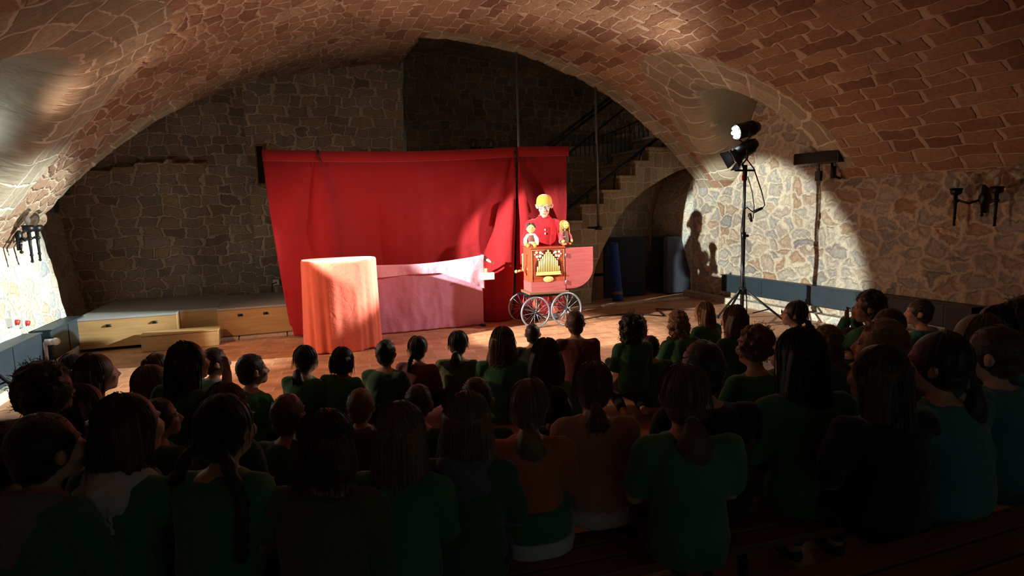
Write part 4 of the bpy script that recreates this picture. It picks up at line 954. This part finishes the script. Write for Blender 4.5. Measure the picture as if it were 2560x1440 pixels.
# ================================================================ PUPPETS
yel = plain('yellow_puppet_skin', (.85, .55, .16), .7, sheen=.3)
def puppet(label, loc, rz, kind, k=1.0):
    t = thing('hand_puppet', label, 'puppet', loc, rz, 'hand puppets on the organ top')
    T = Matrix.Diagonal((k, k, k, 1))
    if kind == 'boy':
        link('head', remesh(MB().ell((0, .015, .255), (.058, .055, .062)).ell((0, .07, .25), (.016, .014, .014)).ell((-.055, 0, .25), .012).ell((.055, 0, .25), .012).cap((0, 0, .17), (0, .01, .22), .02, .02).tf(T), .005, 2), yel, t)
        hr = MB()
        for i in range(46):
            a = random.uniform(0, 6.28); z = random.uniform(.0, 1); r = .058*math.sqrt(1-z*z*.8)
            hr.ell((r*math.cos(a), min(.035, r*math.sin(a))-.012, .275+.05*z), random.uniform(.012, .02), nu=8, nv=6)
        link('curly_hair', remesh(hr.tf(T), .005, 1), plain('puppet_dark_hair', (.05, .045, .04), .9), t)
        link('shirt', remesh(MB().loft([(0, 0, .03, .07, .055), (0, 0, .1, .062, .05), (0, 0, .16, .045, .04), (0, 0, .185, .025, .025)]).chain([(-.04, 0, .16), (-.08, .03, .11), (-.085, .06, .06)], [.03, .028, .024]).chain([(.04, 0, .16), (.08, .03, .11), (.085, .06, .06)], [.03, .028, .024]).tf(T), .006, 3), plain('white_puppet_cloth', (.8, .78, .72), .8), t)
        link('vest', remesh(MB().loft([(0, .004, .075, .068, .056), (0, .004, .12, .062, .052), (0, .004, .165, .045, .043)]).tf(T), .006, 2), plain('brown_vest', (.2, .06, .04), .8), t)
        link('trousers', MB().chain([(-.035, .01, .04), (-.05, .07, .03), (-.05, .1, .015)], [.036, .03, .022]).chain([(.035, .01, .04), (.05, .07, .03), (.05, .1, .015)], [.036, .03, .022]).tf(T), plain('orange_puppet_cloth', (.7, .3, .08), .8), t)
        for s in (-1, 1): link('hand', MB().ell((s*.085, .075, .045), (.02, .024, .026)).ell((s*.07, .09, .05), .009).tf(T), yel, t)
    else:
        link('head', remesh(MB().ell((0, .015, .29), (.056, .052, .062)).ell((0, .068, .285), (.013, .013, .013)).cap((0, 0, .2), (0, .01, .25), .02, .02).tf(T), .005, 2), yel, t)
        hr = MB().ell((0, -.012, .305), (.064, .056, .058))
        for i in range(34):
            a = math.radians(random.uniform(-30, 210)); x, y = .06*math.cos(a), -.05*math.sin(a)
            L = random.uniform(.1, .2); hr.path([(x*.5, y*.4+.01, .35), (x, y+.01, .31), (x*1.15, y*1.1+.01, .25), (x*1.25+random.uniform(-.01, .01), y*1.1+.02, .29-L)], [.008, .009, .008, .006], 6)
        link('yarn_hair', hr.tf(T), plain('orange_yarn', (.6, .28, .06), .9), t)
        link('dress', remesh(MB().loft([(0, 0, .03, .085, .065), (0, 0, .12, .07, .055), (0, 0, .19, .05, .042), (0, 0, .215, .028, .026)]).tf(T), .006, 2), plain('brown_dress', (.16, .075, .055), .85), t)
        link('sleeves', remesh(MB().chain([(-.045, 0, .19), (-.085, .03, .13), (-.08, .06, .08)], [.028, .026, .022]).chain([(.045, 0, .19), (.085, .03, .13), (.08, .06, .08)], [.028, .026, .022]).tf(T), .006, 2), plain('puppet_red_sleeve', (.5, .05, .09), .8), t)
        for s in (-1, 1): link('hand', MB().ell((s*.078, .07, .062), (.019, .022, .027)).ell((s*.062, .08, .07), .009).tf(T), yel, t)
        link('shoes', MB().ell((-.04, .06, .02), (.03, .04, .02)).ell((.04, .06, .02), (.03, .04, .02)).tf(T), plain('orange_puppet_shoe', (.7, .18, .05), .7), t)
    e = plain('puppet_eye', (.02, .015, .01), .3); zz = .27 if kind == 'boy' else .305
    for s in (-1, 1): link('eye', MB().ell((s*.022, .064, zz), (.006, .004, .007), nu=8, nv=6).tf(T), e, t)
pa = on_y(1328, 622, 7.86); pb = on_y(1411, 618, 7.86)
puppet('boy puppet with dark curly hair and white shirt on the organ lid', (pa.x, 7.86, zt+.024), math.pi+math.radians(-20), 'boy', 1.0)
puppet('girl puppet with orange yarn hair and brown dress on the organ lid', (pb.x, 7.86, zt+.024), math.pi+math.radians(12), 'girl', 1.0)
# ================================================================ AUDIENCE
HC = {'dark': (.012, .008, .006), 'brown': (.06, .026, .012), 'chestnut': (.12, .05, .022), 'blond': (.38, .22, .1), 'dkblond': (.2, .11, .05), 'red': (.2, .06, .02)}
def hairm(c):
    n = 'hair_'+c
    if n in _c: return _c[n]
    m, t, b = nt(n); L = t.links.new; col = HC[c]
    tc = N(t, 'ShaderNodeTexCoord'); mp = N(t, 'ShaderNodeMapping'); mp.inputs['Scale'].default_value = (60, 60, 5); L(tc.outputs['Object'], mp.inputs[0])
    x = N(t, 'ShaderNodeTexNoise', ins={'Scale': 3, 'Detail': 4}); L(mp.outputs[0], x.inputs[0])
    L(mixc(t, x.outputs[0], tuple(v*.55 for v in col), tuple(min(1, v*1.5) for v in col)), b.inputs['Base Color'])
    b.inputs['Roughness'].default_value = .42; b.inputs['Specular IOR Level'].default_value = .5; b.inputs['Sheen Weight'].default_value = .25
    bm = N(t, 'ShaderNodeBump', ins={'Strength': .5, 'Distance': .006}); L(x.outputs[0], bm.inputs['Height']); L(bm.outputs[0], b.inputs['Normal'])
    _c[n] = m; return m
SC = {'green': (.05, .21, .09), 'dkgreen': (.035, .13, .065), 'teal': (.045, .19, .2), 'grey': (.2, .2, .21), 'maroon': (.14, .03, .03), 'mauve': (.2, .07, .09), 'navy': (.012, .014, .04), 'black': (.012, .012, .014),
      'orange': (.5, .16, .07), 'peach': (.5, .27, .2), 'olive': (.1, .13, .05), 'white': (.6, .58, .58), 'plum': (.12, .06, .09), 'denim': (.03, .05, .12), 'greyblue': (.12, .14, .2), 'darkpants': (.015, .016, .025), 'lime': (.14, .3, .12)}
def shirtm(c):
    n = 'cloth_'+c
    if n not in _c: _c[n] = cloth(n, SC[c], .4, .25)
    return _c[n]
TARGET = Vector((3.3, 8.0, 0))
def strands(mb, n, L, hk, curl=0, seed=0, r=.0016):
    rnd = random.Random(seed)
    for i in range(n):
        a = rnd.uniform(-.15*math.pi, 1.15*math.pi)+math.pi      # back and sides
        th0 = rnd.uniform(.05, .9); pts = []; ln = L*rnd.uniform(.7, 1.08); m = 7
        off = rnd.uniform(1.0, 1.07); wv = rnd.uniform(-.012, .012)
        for k in range(m+1):
            s = k/m*(.13+ln)*hk
            th = th0+s/.095
            if th < 1.75:
                p = Vector((.085*off*math.sin(th)*math.cos(a), -.018+.095*off*math.sin(th)*math.sin(a), .02+.101*off*math.cos(th)))
                last = p; ls = s
            else:
                d = s-ls; p = Vector((last.x*(1+.4*d)+wv*k/m, last.y-.22*d-.004+(curl*.01*math.sin(d*60+i)), last.z-d))
                p.x += curl*.012*math.sin(d*55+i*2)
            pts.append(p)
        mb.path(pts, [r*hk]*m+[r*.3], 3, cap=False)
def hair_geo(style, L, T, seed, k):
    """returns dict of named MB pieces in head space, already placed by T"""
    rnd = random.Random(seed); out = {}; H = MB(); K = Matrix.Diagonal((k, k, k, 1))
    cap = MB(); cap.ell((0, -.019, .018), (.084, .094, .1), nu=36, nv=22)
    cap.ell((0, -.045, -.035), (.07, .062, .06), nu=24, nv=14)
    def rough(p, amp=.004, sc=30):
        q = p-Vector((0, -.019, .018)); n_ = noise.noise(p*sc+Vector((seed, 0, 0))); return p+q.normalized()*n_*amp
    if style == 'short':
        cap.warp(lambda p: Vector((p.x*.945, p.y, p.z)))
        cap.warp(lambda p: rough(p, .006, 34)); H.add(cap.v, cap.f)
        for i in range(110):
            a = rnd.uniform(0, 6.28); th = rnd.uniform(0, 1.75)
            if math.sin(a) > .35 and th > 1.0: continue
            p = Vector((.083*math.sin(th)*math.cos(a), -.019+.093*math.sin(th)*math.sin(a), .018+.099*math.cos(th)))
            d = (p-Vector((0, -.019, .018))).normalized()*.35+Vector((rnd.uniform(-.4, .4), rnd.uniform(-.2, .7), -.5)); H.path([p, p+d*.012, p+d*.028+Vector((0, 0, .003))], [.003, .002, .0004], 3, cap=False)
    elif style in ('curly', 'bigcurly'):
        B = 1.0 if style == 'curly' else 1.28; H2 = MB(); H2.ell((0, -.019, .016), (.08*B, .088*B, .096*B), nu=24, nv=16)
        n_ = 150 if style == 'curly' else 230
        for i in range(n_):
            a = rnd.uniform(0, 6.28); th = rnd.uniform(0, 1.95 if style == 'curly' else 2.4)
            if math.sin(a) > .3 and th > 1.1: continue
            H2.ell((.082*B*math.sin(th)*math.cos(a), -.022+.09*B*math.sin(th)*math.sin(a), .018+.097*B*math.cos(th)), rnd.uniform(.01, .02)*B, nu=7, nv=5)
        if L > .15:
            for i in range(90):
                a = rnd.uniform(math.pi*.9, 2.1*math.pi); z = -rnd.uniform(.0, L); w_ = .09+.02*z
                H2.ell((w_*math.cos(a), -.03+.07*math.sin(a)+.2*z*.5, z), rnd.uniform(.014, .026), nu=7, nv=5)
        out['hair'] = ('remesh', H2)
    else:
        cap.warp(lambda p: rough(p, .0025, 18)); H.add(cap.v, cap.f)
    if style in ('long', 'bob', 'wavy'):
        rr = []; n_ = 40; m_ = 22
        for j in range(m_):
            t_ = j/(m_-1); z = .05-(L+.05)*t_
            d = max(0, -.02-z)
            hw = .083+.012*math.sin(min(1, t_*1.6)*math.pi*.5)+(.02*t_ if style != 'long' else .012*t_); hw *= (1-.25*max(0, t_-.75)*2.2)
            yb_ = -.112-.03*min(1, d*5)-.12*max(0, d-.08); yf = (.012-.05*t_) if style != 'bob' else .02-.02*t_; 
            if d > .12: yf = yb_+.06
            cyc, ry = (yb_+yf)/2, (yf-yb_)/2
            ring_ = []
            for q in range(n_):
                a = 2*math.pi*q/n_
                g = 1+.045*math.sin(a*11+seed+t_*1.5)+.03*math.sin(a*23+seed*2)+(.05*math.sin(z*42+a*4) if style == 'wavy' else 0)
                ring_.append(Vector((hw*g*math.copysign(abs(math.cos(a))**.8, math.cos(a)), cyc+ry*g*math.copysign(abs(math.sin(a))**.8, math.sin(a)), z+(rnd.uniform(-.025, .02) if j == m_-1 else 0))))
            rr.append(ring_)
        H.rings(rr[::-1]); strands(H, 150, L+.02, 1.0, 1.0 if style == 'wavy' else .15, seed)
    if style in ('pony', 'lowpony', 'bun'):
        strands(H, 60, .02, 1.0, 0, seed)
        by_, bz_ = (-.105, .03) if style == 'pony' else (-.095, -.055)
        if style == 'bun': H.ell((0, -.11, .06), (.042, .036, .04), nu=16, nv=10)
        else:
            tl_ = MB(); pts = [Vector((0, by_+.01, bz_)), Vector((0, by_-.028, bz_-.012)), Vector((.004, by_-.045, bz_-.07)), Vector((.006, by_-.05, bz_-L*.55)), Vector((.004, by_-.045-.05*L, bz_-L))]
            tl_.path(pts, [.018, .034, .05 if L < .15 else .058, .05 if L < .15 else .06, .016], 14)
            tl_.warp(lambda p: Vector((p.x*(1+.12*math.sin(p.y*300)), by_-.04+(p.y-by_+.04)*.65, p.z))); H.add(tl_.v, tl_.f)
            for i in range(60):
                x = rnd.uniform(-.035, .035); H.path([Vector((x*.3, by_-.02, bz_-.01)), Vector((x*1.1, by_-.05+rnd.uniform(-.03, .02), bz_-L*.4)), Vector((x*rnd.uniform(.8, 1.5), by_-.05+rnd.uniform(-.03, .02), bz_-L*rnd.uniform(.85, 1.15)))], [.003, .0035, .0006], 3, cap=False)
        tie = MB(); tie.lathe([(.015, -.008), (.024, -.006), (.024, .006), (.015, .008)], 14, Matrix.Translation((0, by_-.014, bz_-.002)) @ Euler((math.radians(70), 0, 0)).to_matrix().to_4x4()) if style != 'bun' else None
        if tie.v: out['hair_tie'] = ('raw', tie)
    if style in ('braid', 'pigtails'):
        strands(H, 50, .01, 1.0, 0, seed)
        for sx in ((-1,) if style == 'braid' else (-1, 1)):
            x0 = sx*(.03 if style == 'braid' else .07); pts = [Vector((x0*.6, -.085, -.03))]; r = []
            nseg = 12
            for j in range(nseg+1): pts.append(Vector((x0*(1+(.9 if style == 'pigtails' else .3)*min(1, j/5)), -.1-.012*j*.5, -.05-L*j/nseg)))
            r = [.02]+[(.026 if j % 2 else .018) for j in range(nseg)]+[.012]
            H.path(pts, r, 12)
    if H.v: out.setdefault('hair', ('raw', H))
    for a in out: out[a][1].tf(T @ K)
    return out
def child(px, py, zt, style, hc, sc_, label, k=1.0, L=.2, turn=0, skin='fair', pants='darkpants', hood=None, long_sleeve=True, pose='lap', extras=(), eyes=False, seed=None, pitch=6, roll=0, wide=1.0, bodyturn=0):
    seed = seed if seed is not None else int(px*7+py) % 997
    rnd = random.Random(seed); SH = .675*k
    seat = zt-SH-.008*k
    top = on_z(px, py, zt)
    dv = TARGET-top; rz = math.atan2(-dv.x, dv.y)+math.radians(bodyturn)
    fwd = Vector((-math.sin(rz), math.cos(rz), 0))
    hy = .075*k; base = Vector((top.x, top.y, 0))-fwd*hy
    if seat < 0: seat = 0.0
    kneel = .1 < seat < .3; bench = seat >= .3; s0 = seat
    Z = lambda z: s0+z*k
    V = lambda x, y, z: Vector((x*k, y*k, s0+z*k))
    T = Matrix.Translation((0, hy, s0+.558*k)) @ Euler((math.radians(pitch), math.radians(roll), math.radians(turn))).to_matrix().to_4x4()
    b = MB(); head_mb(b, k, T, .084 if style == 'short' else .0775); b.cap(V(0, .03, .41), T @ Vector((0, -.012*k, -.06*k)), .043*k, .04*k)
    secs = [(0, -.005, .02, .125, .095), (0, -.01, .1, .13, .1), (0, -.012, .2, .112, .085), (0, .0, .3, .128, .088), (0, .012, .37, .14, .078), (0, .022, .41, .095, .062), (0, .03, .44, .05, .045)]
    secs = [(a, y*k, Z(z), rx*k*wide, ry*k) for a, y, z, rx, ry in secs]
    b.loft(secs, 22)
    arms = {}
    for s in (-1, 1):
        if pose == 'lap': a = [V(s*.142*wide, .01, .375), V(s*.175*wide, .045+rnd.uniform(0, .03), .2), V(s*.09, .19, .14)]
        elif pose == 'chin' : a = [V(s*.142, .02, .375), V(s*.14, .2, .27), V(s*.045, .2, .46)]
        elif pose == 'mouth': a = [V(s*.142, .02, .375), V(s*.17, .17, .24), V(s*.03, .22, .42)] if s < 0 else [V(s*.142, .01, .375), V(s*.175, .06, .2), V(s*.09, .2, .14)]
        elif pose == 'raised': a = [V(s*.142, .01, .375), V(s*.2, .1, .3), V(s*.2, .12, .5)] if s > 0 else [V(s*.142, .01, .375), V(s*.175, .06, .2), V(s*.09, .2, .14)]
        elif pose == 'back': a = [V(s*.142, .0, .375), V(s*.2, -.06, .2), V(s*.22, -.12, .03)]
        arms[s] = a; b.chain(a, [.042*k, .034*k, .025*k])
        hd = (-s*.3, .5, -.1) if pose in ('lap',) else (-s*.15, .1, .9); hn = (0, 0, -1) if pose == 'lap' else (0, -1, .1)
        if pose == 'back': hd, hn = (s*.2, -.5, -.2), (0, 0, -1)
        if pose in ('mouth', 'raised') and ((s > 0) == (pose == 'mouth')): hd, hn = (-s*.3, .5, -.1), (0, 0, -1)
        hand_mb(b, a[2], hd, hn, .72*k, s, .35)
    legs = {}
    for s in (-1, 1):
        if bench: lg = [V(s*.075, .02, .06), V(s*.1, .34, .05), Vector((s*.1*k, .36*k, .09))]
        elif kneel: lg = [V(s*.07, .03, .05), V(s*.1, .29, .05-seat*.55/k), Vector((s*.1*k, .0, .07))]
        else: lg = [V(s*.08, .03, .07), V(s*.24, .27, .1), V(-s*.05, .3+s*.03, .05)]
        legs[s] = lg; b.chain(lg, [.07*k, .05*k, .034*k]); f0 = lg[2]
        b.ell(f0+Vector((0, .05*k if bench else (-.02 if kneel else .02), -.03 if bench else -.01)), (.033*k, .085*k, .03*k))
    big = (py > 900 or zt > .95)
    me = remesh(b, (.0095 if big else .0115)*k, 3, 'person'); o = link('person', me, SK[skin])
    o.location = base; o.rotation_euler = (0, 0, rz); tag(o, label, 'child', 'children seated watching the puppet show')
    # shirt
    sh = MB().loft([(a, y, z, rx+.016*k, ry+.017*k) for a, y, z, rx, ry in secs[:5]]+[(secs[5][0], secs[5][1], secs[5][2]+.004*k, secs[5][3]+.012*k, secs[5][4]+.012*k), (0, .03*k, Z(.432), .055*k, .05*k)], 24)
    sh.loft([(0, -.004, Z(-.0), .143*k*wide, .118*k), (0, -.004, Z(.03), .145*k*wide, .12*k), (0, -.008, Z(.09), .14*k*wide, .115*k)], 24)
    for s, a in arms.items():
        q = [Vector((a[0].x*.8, a[0].y, a[0].z+.004))]+([a[0], a[1], a[1].lerp(a[2], .9)] if long_sleeve else [a[0], a[0].lerp(a[1], .75)])
        sh.chain(q, ([.055*k, .058*k, .05*k, .037*k] if long_sleeve else [.055*k, .06*k, .056*k]))
    me = remesh(sh, (.011 if big else .014)*k, 5); wob(me, .016*k, 7/k, seed, .006*k); link('shirt', me, shirtm(sc_), o)
    tr = MB(); tr.ell((0, 0, Z(.07)), (.137*k*wide, .115*k, .07*k))
    for s, lg in legs.items(): tr.chain([lg[0], lg[1], lg[1].lerp(lg[2], .88)], [.085*k, .063*k, .045*k])
    me = remesh(tr, .015*k, 3); wob(me, .01, 9, seed); link('trousers', me, shirtm(pants), o)
    if zt > .95 or py > 1000:
        for s, lg in legs.items():
            f0 = lg[2]+Vector((0, .05*k if bench else 0, -.035 if bench else -.02)); link('shoe', MB().ell(f0, (.042*k, .1*k, .04*k)), plain('child_shoe', (.05, .05, .055), .6), o)
    for nm, (kind, g) in hair_geo(style, L, T, seed, k).items():
        if kind == 'remesh':
            me = remesh(g, .0075*k, 1)
            if len(me.vertices):
                fz = MB(); fz.v = [tuple(v.co) for v in me.vertices]; fz.f = [tuple(p.vertices) for p in me.polygons]; vv = list(me.vertices)
                for _ in range(260 if style == 'bigcurly' else 160):
                    v = vv[rnd.randrange(len(vv))]; p = v.co.copy(); n_ = v.normal; q1 = Vector((rnd.uniform(-1, 1), rnd.uniform(-1, 1), rnd.uniform(-1, 1)))*.009
                    fz.path([p-n_*.004, p+n_*.009+q1, p+n_*.016-q1*.6, p+n_*rnd.uniform(.016, .026)+q1*.8], [.0016, .0014, .0011, .0004], 3, cap=False)
                me = mesh_of(fz)
        else: me = mesh_of(g)
        link(nm, me, hairm(hc) if nm == 'hair' else plain('hair_band', (.35, .3, .32), .7), o)
    if hood:
        h = MB(); h.ell(V(0, -.055, .365), (.1*k, .055*k, .075*k), rot=(.35, 0, 0)); h.ell(V(0, -.07, .31), (.075*k, .04*k, .06*k))
        pts = [V(.085*math.cos(a), .025+.075*math.sin(a), .405-.03*math.sin(a)) for a in [math.radians(x) for x in range(150, 391, 20)]]
        h.chain(pts, [.03*k]*len(pts)); me = remesh(h, .01, 3); wob(me, .02, 14, seed, .006); link('hood', me, shirtm(hood), o)
    for nm, z0, z1, gr, cc in extras:
        rr = []
        for z in np.linspace(z0, z1, 5): rr.append([V((.145*wide+gr)*math.cos(a)*(1+.03*math.sin(a*9)), (.12+gr)*math.sin(a)*(1+.03*math.sin(a*7+1)), float(z)) for a in [2*math.pi*i/44 for i in range(44)]])
        link(nm, MB().rings(rr), shirtm(cc), o)
    if eyes:
        for s in (-1, 1):
            e = link('eye', MB().ell((s*.029, .0725, .0), (.0105, .0085, .0085), nu=10, nv=6).tf(T @ Matrix.Diagonal((k, k, k, 1))), M['white'], o)
            link('iris', MB().ell((s*.029, .08, .0), (.005, .002, .005), nu=8, nv=6).tf(T @ Matrix.Diagonal((k, k, k, 1))), plain('iris_dark', (.03, .02, .015), .2), e)
    return o, T, k
C = child
# --- far row, on the floor, left to right
C(184, 880, .66, 'pony', 'dark', 'black', 'small dark head half hidden at the far left of the front row', .9, .1, turn=10)
C(240, 878, .86, 'long', 'brown', 'dkgreen', 'child with long brown hair beside the bright left wall, floor showing to its right', 1.05, .16, turn=-14, seed=3)
C(396, 879, .66, 'bun', 'brown', 'dkgreen', 'small child glimpsed behind the blond ponytailed child at left', .85, .1)
C(382, 905, .8, 'lowpony', 'dkblond', 'lime', 'child with dark blond low ponytail just left of the tall long-haired girl', 1.05, .09, turn=-10)
C(470, 847, .98, 'long', 'dark', 'dkgreen', 'tall girl with very long dark hair rising above the left front row', 1.0, .36, turn=-12, pose='raised', long_sleeve=False)
C(538, 865, .68, 'short', 'brown', 'green', 'short-haired boy in profile, right beside the tall long-haired girl', .95, turn=-30, eyes=True)
C(630, 880, .7, 'short', 'dark', 'green', 'boy with cropped hair and green shirt sitting alone left of the booth', 1.0, turn=-28, eyes=True, wide=1.05)
C(766, 858, .68, 'lowpony', 'dark', 'green', 'girl with dark low ponytail seated below the left edge of the coral booth', .95, .13, long_sleeve=True)
C(858, 863, .66, 'bob', 'dark', 'green', 'child with smooth dark hair seated just below the coral booth', .88, .07, wide=1.1)
C(965, 845, .67, 'short', 'dark', 'dkgreen', 'boy with sticking-out ears seated below the booth and pink cloth gap', .93, wide=1.08)
C(1045, 836, .66, 'braid', 'dark', 'mauve', 'girl with side braid and dull pink top below the pink playboard', .88, .12)
C(1146, 823, .67, 'lowpony', 'dark', 'olive', 'girl with loose dark low ponytail below the right half of the playboard', .93, .1, wide=1.05)
C(1256, 812, .74, 'wavy', 'chestnut', 'green', 'girl with long wavy light brown hair left of the organ cart', 1.05, .17)
C(1331, 806, .64, 'short', 'dark', 'black', 'thin dark-haired child directly under the organ cart wheels', .82)
C(1364, 840, .84, 'bob', 'brown', 'lime', 'child with brown bob and pale green shirt below the organ cart', 1.05, .12)
C(1437, 772, .76, 'short', 'brown', 'maroon', 'boy in a maroon jacket kneeling upright beside the cart wheels', 1.0, wide=1.05)
C(1592, 783, .62, 'curly', 'blond', 'green', 'blond head just showing behind the dark curly-haired child', .85)
C(1576, 788, .8, 'bigcurly', 'dark', 'green', 'child with black curly hair on the open floor right of the maroon jacket', .82, turn=0)
C(1625, 835, .62, 'short', 'dark', 'green', 'child in green leaning beside the black-haired child on the open floor', .82, wide=1.2)
C(1692, 772, .74, 'curly', 'dkblond', 'green', 'child with short blond curls and green shirt in front of the stair curb', .98)
C(1757, 750, .7, 'long', 'dkblond', 'green', 'child with straight fair hair just right of the blond curly one', .95, .14, turn=14)
C(1832, 758, .86, 'bob', 'chestnut', 'dkgreen', 'child with chestnut bob seated directly left of the tripod pole', 1.0, .12, turn=8)
o, T, k = C(1985, 748, .84, 'lowpony', 'dark', 'lime', 'girl in glasses with dark ponytail, in profile right of the tripod', .95, .08, turn=42, eyes=True)
g = MB()
for s in (-1, 1): g.path([(s*.03+.02*math.cos(a), .094, .002+.016*math.sin(a)) for a in [2*math.pi*i/16 for i in range(17)]], .0022, 6); g.path([(s*.05, .09, .004), (s*.078, -.005, .0)], .002, 6)
link('glasses', g.tf(T @ Matrix.Diagonal((k, k, k, 1))), M['dkmetal'], o)
C(2172, 724, 1.0, 'curly', 'dark', 'green', 'dark-haired boy resting his face on his hands against the right wall duct', 1.0, turn=38, skin='tan', pose='chin', eyes=True, pitch=-4)
C(2298, 743, .86, 'short', 'brown', 'teal', 'short-haired boy with a hand at his mouth in front of the right duct', .95, turn=30, eyes=True, pose='mouth')
C(2218, 766, .94, 'short', 'brown', 'plum', 'child with flat brown hair just below the hand-to-mouth boy', 1.0, turn=14)
C(2198, 795, 1.04, 'curly', 'dkblond', 'teal', 'child with tousled fair hair in profile, teal shirt, centre of the right group', 1.1, turn=30, eyes=True, bodyturn=10)
C(2062, 810, .84, 'curly', 'dkblond', 'teal', 'child with light tousled hair behind the shoulder of the big long-haired girl', 1.0)
C(1884, 808, .98, 'curly', 'chestnut', 'green', 'child with frizzy light brown hair in front of the tripod foot', 1.02, .1, turn=12)
C(2118, 815, .74, 'short', 'dark', 'black', 'small dark head between the two long-haired girls on the right', .85, turn=35, eyes=True)
C(1756, 842, 1.06, 'short', 'dark', 'black', 'big dark-haired boy in black left of the frizzy-haired child', 1.1, turn=-4, wide=1.15)
# --- near rows
C(116, 915, 1.0, 'bigcurly', 'dark', 'black', 'child with big black curly hair at the left edge beside the stand leg', .9, turn=-10, L=.1)
C(206, 952, .88, 'bob', 'brown', 'dkgreen', 'child with brown bob seated behind the big curly-haired one', 1.0, .1, turn=-6, roll=-6)
C(398, 990, .84, 'short', 'brown', 'dkgreen', 'small face in profile squeezed beside the girl with the cream hood', .8, turn=-40, eyes=True)
C(567, 948, .9, 'long', 'red', 'dkgreen', 'child with parted reddish hair behind the girl with pigtails', .95, .1)
C(720, 978, .7, 'short', 'chestnut', 'dkgreen', 'child with short fair-brown hair between the pigtails and the round bob', 1.02)
C(902, 965, .66, 'short', 'dkblond', 'plum', 'child with smooth round light hair left of the long blond girl', .9)
C(1046, 955, .68, 'short', 'brown', 'green', 'boy with short hair and green collar between two long blond girls', .92)
C(1191, 937, .78, 'short', 'brown', 'dkgreen', 'child with short brown hair peeping over the girl with grey hood', 1.0)
C(1384, 960, .66, 'bob', 'dark', 'dkgreen', 'dark head low between the orange and the peach sweaters', .9, .06)
BSEAT = .335
def B(px, py, zt, *a, **kw): return C(px, py, zt, *a, **kw)
B(110, 1022, 1.03, 'short', 'dark', 'green', 'dark-haired boy with a wide grey hood at the bottom left corner', 1.02, turn=-14, hood='grey', wide=1.15)
B(320, 972, 1.05, 'long', 'brown', 'green', 'girl with straight brown hair over a crumpled cream hood, bottom left', 1.04, .13, turn=-10, hood='white', seed=5)
B(560, 972, 1.05, 'pigtails', 'dark', 'green', 'girl with two long dark pigtails down a green shirt', 1.04, .3, turn=-6)
B(815, 1010, 1.0, 'bob', 'brown', 'olive', 'child with round brown bob and plain olive-green sweater on the near bench', 1.0, .1, wide=1.06)
B(1000, 993, .99, 'long', 'dkblond', 'green', 'girl with very straight light hair reaching mid-back on the near bench', .97, .3)
B(1165, 968, .99, 'long', 'dkblond', 'dkgreen', 'girl with long light hair swept left and a blue-grey hood', .96, .26, hood='greyblue', turn=6)
B(1320, 938, .97, 'lowpony', 'dkblond', 'orange', 'girl in an orange ribbed top with loose fair ponytail and white skirt', .93, .18, extras=(('undershirt', .17, .04, .03, 'green'), ('skirt', .05, -.07, .036, 'white')))
B(1480, 895, 1.0, 'lowpony', 'chestnut', 'peach', 'girl in a peach sweater with low ponytail and white shirt hem', .93, .13, pants='denim', extras=(('shirt_hem', .06, .0, .03, 'white'),), wide=.98)
B(1705, 897, 1.06, 'lowpony', 'chestnut', 'green', 'girl in a green t-shirt with thick ponytail to mid-back, right of the peach sweater', 1.04, .28, long_sleeve=False, wide=.98)
B(1992, 808, 1.1, 'long', 'dark', 'green', 'big girl with long straight dark hair right of the frizzy-haired child', 1.15, .34, turn=10, wide=1.05)
B(2192, 853, 1.08, 'long', 'brown', 'navy', 'girl with long brown hair and dark navy top, right of the big dark-haired girl', 1.05, .28, turn=14, wide=1.1)
B(2340, 822, 1.1, 'lowpony', 'dark', 'teal', 'girl in profile with dark ponytail and visible ear, teal shirt, near right', 1.12, .2, turn=30, eyes=True, bodyturn=8, wide=1.1)
B(2440, 778, 1.1, 'long', 'dkblond', 'teal', 'child with smooth light hair, second from the right edge', 1.1, .12, turn=24)
B(2482, 805, 1.08, 'short', 'brown', 'teal', 'child in profile with short hair overlapping the light-haired one at right', 1.1, turn=30, eyes=True)
B(2488, 755, 1.08, 'bob', 'dark', 'black', 'dark round head behind the light-haired child near the right edge', 1.0, .08)
B(2548, 738, 1.12, 'curly', 'dark', 'maroon', 'dark-haired child cut off by the right edge of the picture', 1.05, turn=20, eyes=True)
B(12, 1040, 1.0, 'short', 'dark', 'navy', 'dark figure cut off by the left edge of the picture', 1.0)
# ---------------------------------------------------------------- benches
def bench(label, a, b, z, wd=.3):
    a = Vector(a); b = Vector(b); u = (b-a); L = u.length; ang = math.atan2(u.y, u.x)
    t = thing('bench', label, 'bench', ((a.x+b.x)/2, (a.y+b.y)/2, 0), ang, 'low wooden benches in the audience')
    for i, y in enumerate((-wd/3, 0, wd/3)): bev(link('slat', MB().box((0, y, z-.018), (L, wd/3-.012, .036)), M['bench'], t, smooth=False), .006)
    for x in (-L/2+.25, 0, L/2-.25):
        for s in (-1, 1): link('leg', MB().path([(x, s*wd*.3, z-.036), (x, s*wd*.45, .0)], .02, 8), M['dkmetal'], t)
    return t
bench('long low bench carrying the nearest row of children', (-1.05, 2.28), (.3, 1.98), .325)
bench('low bench under the peach and green shirted girls', (.34, 1.95), (2.85, 1.72), .325)
bench('empty bench crossing the bottom right corner', (1.2, 1.25), (3.6, 1.22), .41, .34)
